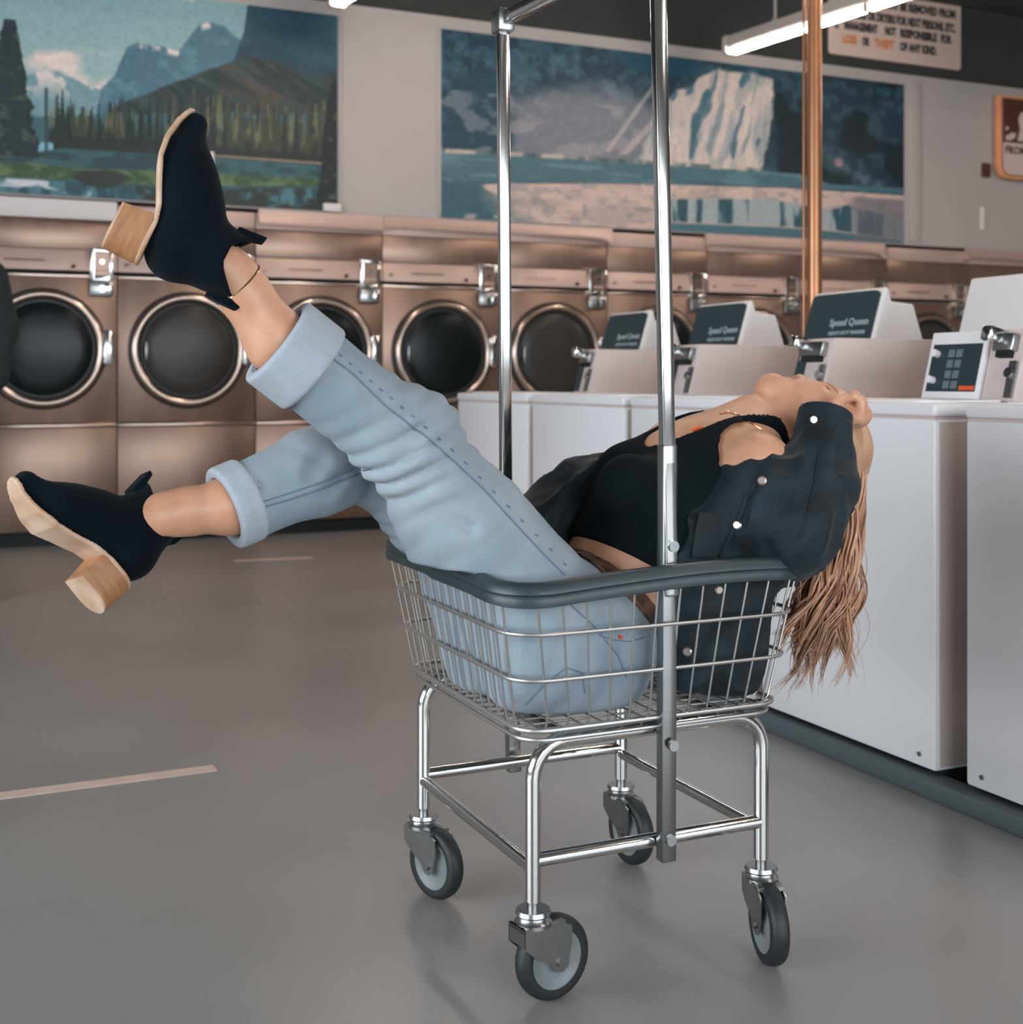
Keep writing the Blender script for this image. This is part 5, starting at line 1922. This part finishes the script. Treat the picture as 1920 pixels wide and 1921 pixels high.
def strand(mb, g, ox, oy, ow, r0, loose):
    (x0, y0), (x1, y1), (x2, y2), (x3, y3) = g['p']
    N = 28
    pts = []; rs = []
    e = 1.0 + rng.uniform(-.06, .03)
    dph = rng.uniform(-.4, .4) * loose
    for k in range(N + 1):
        t = k / N * e
        bx = (1 - t) ** 3 * x0 + 3 * (1 - t) ** 2 * t * x1 + 3 * (1 - t) * t * t * x2 + t ** 3 * x3
        by = (1 - t) ** 3 * y0 + 3 * (1 - t) ** 2 * t * y1 + 3 * (1 - t) * t * t * y2 + t ** 3 * y3
        q = max(0.0, t - .2) ** 1.1
        spread = 1.0 - .65 * t * t
        th = g['ph'] + dph + g['f'] * 6.28 * t
        bx += math.sin(th) * g['amp'] * q * 1.2 + ox * spread
        ww = g['w'] + math.cos(th) * g['amp'] * .001 * q + ow * spread - (g['w'] + .05) * (.2 * t + .5 * max(0.0, 1 - 4 * t))
        pts.append(PW(bx, by + oy, ww)); rs.append(r0 * (1 - .85 * t ** 3) * (.6 if k == 0 else 1) if t < 1 else r0 * .15)
    mb.tube(pts, rs, 5)
M_HAIR3 = mat('brown_hair', (158, 112, 84), rough=0.5, noise=0.3, nscale=30, col2=(122, 82, 60))
M_HAIR2 = mat('light_hair_ends', (212, 166, 134), rough=0.5, noise=0.3, nscale=30, col2=(176, 128, 98))
TRESS = [MB(), MB(), MB()]
for c in range(64):
    g = guide(1 if c % 4 == 0 else 0)
    tone = rng.choice((0, 0, 1, 1, 2))
    for k in range(13):
        strand(TRESS[tone if rng.random() < .75 else rng.randrange(3)], g, rng.gauss(0, 5.5), rng.uniform(-6, 6), rng.gauss(0, .006), rng.uniform(.0012, .0027), 1.0)
for c in range(26):
    g = guide(1)
    g['amp'] *= 1.5
    strand(TRESS[1], g, rng.uniform(-10, 14), 0, 0, .0011, 1.0)
for nm, mb, m in (('locks', TRESS[0], M_HAIR), ('light_locks', TRESS[1], M_HAIR2), ('dark_locks', TRESS[2], M_HAIR3)):
    o = mb.build(nm, m, hair, sharp=80)
    sub(o, hair)
    o['kind'] = 'stuff'

# ------------------------------------------------------------------ the bystander cut off by the left edge
M_DARKCLOTH = mat('dark_clothing', (26, 36, 38), rough=0.9, noise=0.2, nscale=10)
M_DARKHAIR = mat('dark_hair', (34, 30, 28), rough=0.7, noise=0.3, nscale=30)
M_DARKSHOE = mat('dark_shoe', (24, 26, 28), rough=0.6)
by_c = Vector((-2.47, 5.62, 0))
by = thing('person', 'bystander in dark clothes standing at the left edge of the room', 'person', by_c)
S = Field((-0.40, -0.35, 0.0), (0.40, 0.35, 1.85), 0.012)
FZ = (0, 1, 0)
S.cone((0.0, 0, 1.00), (0.0, 0, 1.12), .155, .15, 0.05, (FZ, 1.3))
S.cone((0.0, 0, 1.12), (0.01, 0, 1.40), .155, .19, 0.05, (FZ, 1.6))
for s_ in (-1, 1):
    S.chain([((s_ * .19, 0, 1.42), .065), ((s_ * .235, .02, 1.20), .056), ((s_ * .225, -.05, .98), .046), ((s_ * .21, -.10, .90), .034)], 0.04)
    S.chain([((s_ * .09, 0, .98), .105), ((s_ * .10, .0, .52), .07), ((s_ * .11, .01, .10), .05)], 0.04)
by_cl = S.build('clothes', M_DARKCLOTH, by, 1)
S = Field((-0.30, -0.35, 0.0), (0.40, 0.30, 1.90), 0.008)
S.cone((0.03, -.01, 1.44), (0.08, -.02, 1.58), .055, .055, 0.03)
S.ell((0.115, -.03, 1.66), ((1, 0, 0), (0, 1, 0), (0, 0, 1)), (.077, .095, .115), 0.03)
S.cone((0.115, -.12, 1.65), (0.115, -.125, 1.63), .014, .016, 0.02)
S.cone((0.115, -.09, 1.58), (0.115, -.09, 1.58), .035, .035, 0.03)
for s_ in (-1, 1):
    S.ell((0.115 + s_ * .078, -.01, 1.655), ((1, 0, 0), (0, 1, 0), (0, 0, 1)), (.010, .02, .032), 0.008)
    S.chain([((s_ * .21, -.10, .90), .03), ((s_ * .205, -.12, .82), .035)], 0.02, ((1, 0, 0), 1.5))
    for i in range(4):
        S.cone((s_ * .205, -.15 + .02 * i, .80), (s_ * .19, -.15 + .02 * i, .74), .010, .008, 0.006)
    S.cone((s_ * .20, -.15, .85), (s_ * .18, -.175, .80), .012, .010, 0.01)
S.build('body', M_SKIN, by, 1)
S = Field((-0.1, -0.2, 1.4), (0.35, 0.25, 1.90), 0.008)
S.ell((0.115, -.01, 1.685), ((1, 0, 0), (0, 1, 0), (0, 0, 1)), (.088, .098, .112), 0.03)
S.ell((0.115, -.14, 1.60), ((1, 0, 0), (0, 1, 0), (0, 0, 1)), (.10, .075, .12), 0.02, 's')
S.build('hair', M_DARKHAIR, by, 1)
for s_ in (-1, 1):
    S = Field((s_ * .12 - .12, -0.26, 0.0), (s_ * .12 + .12, 0.14, 0.16), 0.007)
    S.cone((s_ * .11, .03, .055), (s_ * .13, -.12, .04), .052, .045, 0.02)
    S.cone((s_ * .11, .02, .055), (s_ * .11, .02, .11), .05, .05, 0.02)
    S.plane((0, 0, .008), (0, 0, -1))
    S.build('shoe', M_DARKSHOE, by, 1)
